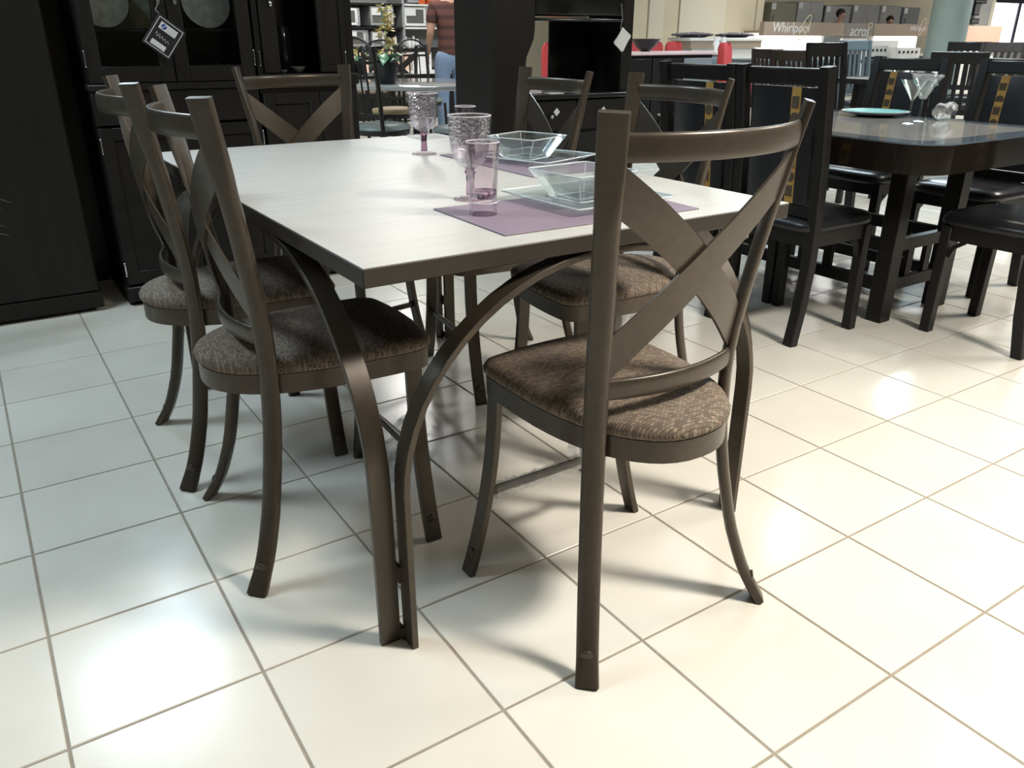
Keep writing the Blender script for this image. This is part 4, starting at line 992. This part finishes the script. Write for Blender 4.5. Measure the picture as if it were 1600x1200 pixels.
t = thing('glass_display', 'low pale display stand with clear vases, beside the lone red chair', 'stand', (0, 0, 0))
yv = 7.4; x0, x1 = at(1092, 75, yv).x, at(1138, 75, yv).x; zv = at(1110, 82, yv).z
obj('stand_top', box(new(), x0, x1, yv, yv + .4, zv - .03, zv), 'white_paint', t); obj('stand_body', box(new(), x0 + .05, x1 - .05, yv + .05, yv + .35, 0, zv - .03), 'grey', t)
for k, px in enumerate((1118, 1129)):
    o = obj('glass_vase', lathe(new(), [(0, 0), (.035, 0), (.02, .03), (.05, .12), (.03, .17), (.04, .2), (.037, .2), (.026, .17), (.046, .12), (.015, .03), (0, .02)], 18), 'white_appliance', None, 60); p = at(px, 80, yv + .15); o.location = (p.x, yv + .15, zv + .0004); tag(o, ['white vase left on the low pale display stand', 'white vase right on the low pale display stand'][k], 'vase', 'vases on the pale stand')
t = thing('grey_sofa', 'dark grey low sofa behind the bar counter end', 'sofa', (0, 0, 0)); p0, p1 = at(1070, 90, 6.0), at(1148, 90, 6.0)
obj('backrest', box(new(), p0.x + .3, p1.x, 6.0, 6.15, .35, at(1110, 89, 6.0).z, .04, None, 2), 'slate', t); obj('seat', box(new(), p0.x + .3, p1.x, 6.15, 6.6, .05, .42, .04, None, 2), 'slate', t)

# ------------------------------------------------------------------ appliance display with lit niche and signs
AY = 10.3
def A(px, py, Y=AY): return at(px, py, Y)
t = thing('appliance_stand', 'long taupe display fascia with brand lettering above a brightly lit white niche', 'stand', (0, 0, 0))
segs = [(1194, 1320, 'taupe'), (1321, 1365, 'grey_taupe'), (1366, 1460, 'taupe')]
M['grey_taupe'] = mat('grey_taupe_panel', (.27, .24, .21), .5)
zf0, zf1 = A(1300, 56).z, A(1300, 35.5).z
for a, b_, m in segs: obj('fascia', box(new(), A(a, 45).x, A(b_, 45).x, AY, AY + .12, zf0, zf1, .004), m, t)
fx0, fx1 = A(1194, 45).x, A(1460, 45).x
obj('niche_back', box(new(), fx0, fx1, AY + .46, AY + .5, .75, zf0 + .05), 'white_paint', t)
for a, b_ in ((1196, 1316), (1395, 1458)): obj('light_panel', box(new(), A(a, 60).x, A(b_, 60).x, AY + .40, AY + .45, A(1300, 84).z, zf0 - .004), 'lightbox', t, 0)['label'] = 'brightly lit white back panel'
obj('ledge', box(new(), fx0, fx1, AY + .05, AY + .46, .70, .75), 'white_paint', t); obj('base', box(new(), fx0 + .05, fx1 - .05, AY + .1, AY + .46, 0, .70), 'grey', t)
obj('roof_shelf', box(new(), fx0, fx1, AY + .1201, AY + .5, zf0 + .05, zf0 + .09), 'taupe', t)
def sign(px, py, s, size, m, shear=0): 
    p = A(px, py); text('lettering', s, size, m, t, Matrix.Translation((p.x, AY - .004, p.z)) @ FACE_Y, .003, shear)
sign(1236, 44, 'Whirlpool', .27, 'white', .12); sign(1343, 49, 'acros', .30, 'white', .15); sign(1434, 45, 'Whirlpool', .15, 'white', .12)
def ring(px, py, rx, rz, rot):
    p = A(px, py); Q = Matrix.Rotation(R(rot), 3, 'Y'); pts = [p + Q @ Vector((rx * math.cos(a), -.012 - p.y + AY, rz * math.sin(a))) for a in [2 * PI * i / 26 for i in range(26)]]
    pts = [Vector((v.x, AY - .012, v.z)) for v in pts]
    o = obj('emblem', sweep(new(), pts, (0, 1, 0), rect(.008, .018), closed=True), 'cream', t, 30); o['label'] = 'looped swoosh emblem'
ring(1257, 43, .09, .27, 32); ring(1440, 42, .07, .2, 32); ring(1359, 40, .07, .05, -20)
def fridge(px0, px1, py, Y, m, label, n=2, side=None):
    x0, x1 = at(px0, 20, Y).x, at(px1, 20, Y).x; top = at(px0, py, Y).z; w_ = x1 - x0
    g = thing('refrigerator', label, 'refrigerator', (x0, Y, 0), 0, 'refrigerators behind the fascia')
    obj('case', box(new(), 0, w_, .05, .65, .03, top, .01), side or m, g)
    ds = w_ / n
    for k in range(n):
        d = obj('door', box(new(), k * ds + .004, (k + 1) * ds - .004, 0, .0495, .08, top - .004, .008), m, g)
        hx = ds - .06 if k == 0 else ds + .06
        if n == 1: hx = .07
        obj('handle', bar(new(), (hx, -.04, top - .95), (hx, -.04, top - .25), .03, .025, (1, 0, 0), .006), 'chrome', d, 40)
    obj('price_card', box(new(), .02, .15, -.006, -.0005, top - .14, top - .02), 'white', g, 0)
    obj('kickplate', box(new(), .03, w_ - .03, .06, .6, 0, .03), 'grey', g)
M['olive_steel'] = mat('olive_side', (.26, .25, .17), .5)
fridge(1204, 1244, 3, 11.62, 'olive_steel', 'olive-sided refrigerator at the left end of the row', 1)
fridge(1246, 1286, 2, 11.66, 'steel', 'silver double-door refrigerator beside the olive-sided one', 2)
fridge(1290, 1329, 8, 11.62, 'black_glass_steel' if 'black_glass_steel' in M else 'steel', 'refrigerator with a black side, where a head shows in front', 2, 'pot')
fridge(1333, 1374, 7, 11.66, 'steel', 'grey double-door refrigerator above the acros sign', 2)
fridge(1377, 1408, 8, 11.62, 'steel', 'silver refrigerator second from the right end of the row', 1)
fridge(1412, 1437, 11, 11.66, 'grey', 'dark grey refrigerator at the right end of the row', 1)
p = at(1316, 13, 11.1); person('dark-haired person whose head shows above the fascia before the black-sided refrigerator', (p.x, 11.12, 0), R(190), 'white_cloth', 'dark_cloth', p.z * 1.72 / 1.755)
p = at(1393, 24, 11.1); person('shorter dark-haired person half hidden by the fascia before the right refrigerators', (p.x, 11.12, 0), R(150), 'dark_cloth', 'jeans', p.z * 1.72 / 1.755)
for k, (a, b_, m) in enumerate(((1322, 1346, 'steel'), (1352, 1390, 'white_appliance'), (1400, 1440, 'white_appliance'))):
    x0, x1 = at(a, 70, 9.4).x, at(b_, 70, 9.4).x; z1 = at(a, [68, 72, 75][k], 9.4).z
    g = thing('stove', ['steel stove with a raised back in front of the acros sign', 'white stove with a row of dark knobs, centre of the lit niche', 'white stove under the right lit panel'][k], 'stove', (x0, 9.4, 0), 0, 'stoves before the lit niche')
    w_ = x1 - x0; obj('body', box(new(), 0, w_, 0, .6, 0, z1, .01), m, g); obj('oven_door', box(new(), .04, w_ - .04, -.02, -.0004, .15, z1 - .2, .005), 'black_glass', g)
    obj('backsplash', box(new(), 0, w_, .54, .6, z1 + .0004, z1 + .14, .005), m, g)
    for i in range(5): b = new(); ball(b, (w_ * (i + 1) / 6, -.012, z1 - .08), .028, (1, .6, 1), 10, 6); obj('knob', b, 'ink', g, 60)
b = lathe(new(), [(0, 0), (.36, 0), (.36, CEIL), (0, CEIL)], 40); p = at(1484, 30, 8.6); o = struct('column', b, 'teal', None, 30); o.location = (p.x, 8.6, .0)

# ------------------------------------------------------------------ window wall and boxes at the far right
WY = 11.2
t = thing('shop_window', 'bright shop window with dark navy frame bars at the far right', 'window', (0, 0, 0)); o_ = t
x0, x1 = at(1552, 30, WY).x, at(1640, 30, WY).x; zt = at(1580, 5, WY).z; zb = at(1580, 66, WY).z; xm = at(1589, 30, WY).x
obj('pane', box(new(), x0, x1, WY + .02, WY + .03, zb, zt), 'daylight', t, 0)
obj('frame_bar', box(new(), xm - .05, xm + .05, WY - .02, WY + .0199, zb, zt), 'navy', t); obj('frame_bar', box(new(), x0, x1, WY - .03, WY + .0199, zt, zt + .5), 'navy', t)
obj('sill_wall', box(new(), x0 - .3, x1, WY, WY + .1, 0, zb), 'white_paint', t)
p0, p1 = at(1511, 40, 9.0), at(1561, 67, 9.0)
b = new(); box(b, 0, p1.x - p0.x, 0, .5, 0, p0.z - .85, .005); o = obj('peach_box', b, 'peach'); o.location = (p0.x, 9.0, .8504); tag(o, 'large peach-coloured box near the window, right of the teal column', 'box')
t = thing('display_shelf', 'white display shelf under the peach box by the window', 'shelf', (p0.x, 8.95, 0)); obj('shelf_top', box(new(), -.1, p1.x - p0.x + .15, 0, .6, .8, .85), 'white_appliance', t); obj('shelf_body', box(new(), 0, p1.x - p0.x, .06, .56, 0, .8), 'white_paint', t)
for k, (a, b_, y0, y1) in enumerate(((1524, 1543, 0, 5), (1521, 1534, 5, 24), (1517, 1531, 29, 37))):
    p0, p1 = at(a, y1, 10.4), at(b_, y0, 10.4); g = thing('wall_speaker', ['black set-top box at the top edge, right of the teal column', 'black speaker above the peach box', 'small black box just above the peach box'][k], 'speaker', (p0.x, 10.4, p0.z), 0, 'black boxes on the pale panel')
    obj('case', box(new(), 0, p1.x - p0.x, 0, .15, 0, p1.z - p0.z, .005), 'ink', g); obj('front', box(new(), .02, p1.x - p0.x - .02, -.008, -.0004, .02, max(.03, p1.z - p0.z - .02)), 'grey', g)
t = thing('display_board', 'pale grey board carrying the small black boxes beside the window', 'board', (0, 0, 0)); p0, p1 = at(1508, 60, 10.55), at(1552, 0, 10.55)
obj('board', box(new(), p0.x, p1.x, 10.552, 10.62, 0, p1.z + .3), 'white_paint', t); obj('price_card', box(new(), at(1537, 8, 10.55).x, at(1549, 8, 10.55).x, 10.54, 10.55, at(1540, 17, 10.55).z, at(1540, 8, 10.55).z), 'white', t, 0)

# ------------------------------------------------------------------ more dark chairs and tables in the middle distance
def make_slat_chair(m='black_wood'):
    t = thing('slat_chair', 'x', 'chair', group='dark slat-back chairs')
    for s in (-1, 1):
        pts = [(s * .19, -.22, 0), (s * .19, -.19, .3), (s * .19, -.19, .46), (s * .19, -.21, .7), (s * .19, -.255, 1.02)]
        obj('rear_leg', sweep(new(), pts, (1, 0, 0), rect(.036, .034, .003)), m, t, 30)
        obj('leg', bar(new(), (s * .185, .19, 0), (s * .185, .19, .43), .036, .036, (1, 0, 0), .003), m, t)
    obj('top_rail', bar(new(), (-.175, -.25, .975), (.175, -.25, .975), .09, .024, (0, -.2, 1), .004), m, t)
    obj('lower_rail', bar(new(), (-.175, -.198, .56), (.175, -.198, .56), .05, .02, (0, 0, 1)), m, t)
    for i in range(5): x = -.12 + .06 * i; obj('slat', bar(new(), (x, -.2, .58), (x, -.245, .935), .03, .012, (1, 0, 0)), m, t)
    obj('seat_frame', box(new(), -.19, .19, -.18, .2, .38, .43), m, t)
    b = new(); rings = [[(x, y, z) for x, y in superell(.21 * k, .205 * k, 5, 28)] for k, z in ((.97, .431), (1, .45), (.95, .468), (.6, .48), (.1, .482))]; obj('seat', loft(b, rings), 'leather', t, 60)
    return t
sl = make_slat_chair(); SL = 'dark slat-back chairs'
def put(px, py, Y, rz, label, m=None, zs=1.0):
    """the middle of the chair's top rail stands over the given point"""
    p = at(px, py, Y); a = R(rz); o = place(sl, (p.x - .25 * math.sin(a), Y + .25 * math.cos(a), 0), a, label, SL); o.scale = (1, 1, zs)
    if m:
        for ch in o.children:
            if ch.name.split('.')[0] != 'seat': ch.data = ch.data.copy(); ch.data.materials[0] = M[m]
    return o
put(1290, 90, 2.75, 178, 'tall black slat-back chair behind the first gold-striped chair', None, 1.035)
put(1197, 95, 4.3, -100, 'brown slat-back chair between the lone red chair and the tall black chair', 'brown_wood', .97)
put(1232, 95, 3.7, -100, 'brown slat-back chair, its red-brown top rail just left of the tall black chair', 'brown_wood', .97)
put(1334, 90, 4.3, 170, 'grey-black slat-back chair left of the far gold-striped chair', 'slate', 1.04)
pc = put(1497, 100, 2.5, -75, 'slat-back chair carrying a white price card, between the two far gold-striped chairs', None, .97)
put(1512, 80, 4.0, -70, 'black slat-back chair with a padded top beyond the price card', None, 1.03)
put(1566, 85, 3.3, 100, 'brown slat-back chair above the right far gold-striped chair', 'brown_wood', 1.03)
put(1596, 120, 1.55, -75, 'dark slat-back chair at the right photo edge behind the glass table', 'brown_wood', .95)
q = at(1497, 100, 2.5); a_ = R(-75); p0 = Vector((q.x - .17 * math.cos(a_) + .024 * math.sin(a_), 2.5 - .17 * math.sin(a_) - .024 * math.cos(a_), at(1480, 121, 2.5).z))
t = thing('price_card', 'white price card with grey print on a dark slat-back chair', 'card', p0, a_)
w_, h_ = .085, .085; obj('card', box(new(), 0, w_, 0, .002, 0, h_), 'white', t, 0)
for k in range(4): obj('text_line', box(new(), .05, .075, -.0006, 0, .012 + .018 * k, .019 + .018 * k), 'grey_print', t, 0)
obj('text_block', box(new(), .01, .03, -.0006, 0, .05, .075), 'red_print', t, 0)
def dark_table(px, py, Y, w_, d_, label, m='black_wood', z=.75):
    p = at(px, py, Y); t = thing('dark_table', label, 'table', (p.x, Y, 0))
    obj('table_top', box(new(), -w_ / 2, w_ / 2, -d_ / 2, d_ / 2, z - .045, z, .004), m, t)
    for a in (-1, 1):
        for c in (-1, 1): obj('leg', box(new(), a * (w_ / 2 - .06) - .035, a * (w_ / 2 - .06) + .035, c * (d_ / 2 - .06) - .035, c * (d_ / 2 - .06) + .035, 0, z - .045), m, t)
    return t
dark_table(1352, 112, 3.6, .55, .5, 'dark table behind the first gold-striped chair, under the far chairs', 'black_wood')
dark_table(1450, 85, 5.4, 1.6, .9, 'navy-black table in the distance behind the wrapped chair', 'navy', .82)
dark_table(1215, 95, 5.5, 1.2, .7, 'grey table behind the two brown slat-back chairs', 'slate', .86)
p = at(1425, 92, 3.0); rnd = random.Random(11); b = new()
for i in range(7): ball(b, (-.16 + .055 * i + rnd.uniform(-.01, .01), rnd.uniform(-.02, .02), rnd.uniform(-.005, .02)), .045, (1, .8, .75), 9, 6)
for v in b.verts: v.co += Vector((rnd.uniform(-1, 1), rnd.uniform(-1, 1), rnd.uniform(-1, 1))) * .012
o = obj('wrapped_cushion', b, 'foil' if 'foil' in M else 'chrome_dull', None, 0); o.location = (p.x, 3.0, .81); tag(o, 'crinkled silvery plastic bundle above the far gold-striped chair back', 'bundle')
dark_table(1428, 92, 3.0, .5, .4, 'small dark stand under the silvery plastic bundle', 'black_wood', .765)
b = crumple_tube((-.17, 0, .02), (.15, .02, .02), .02, .05, 16, 14, .45, 31)
o = obj('plastic_film', b, 'film', None, 60); o.location = (.60, .62, .012); o.rotation_euler.z = .6; tag(o, 'crumpled clear plastic film lying on the floor under the table', 'film')
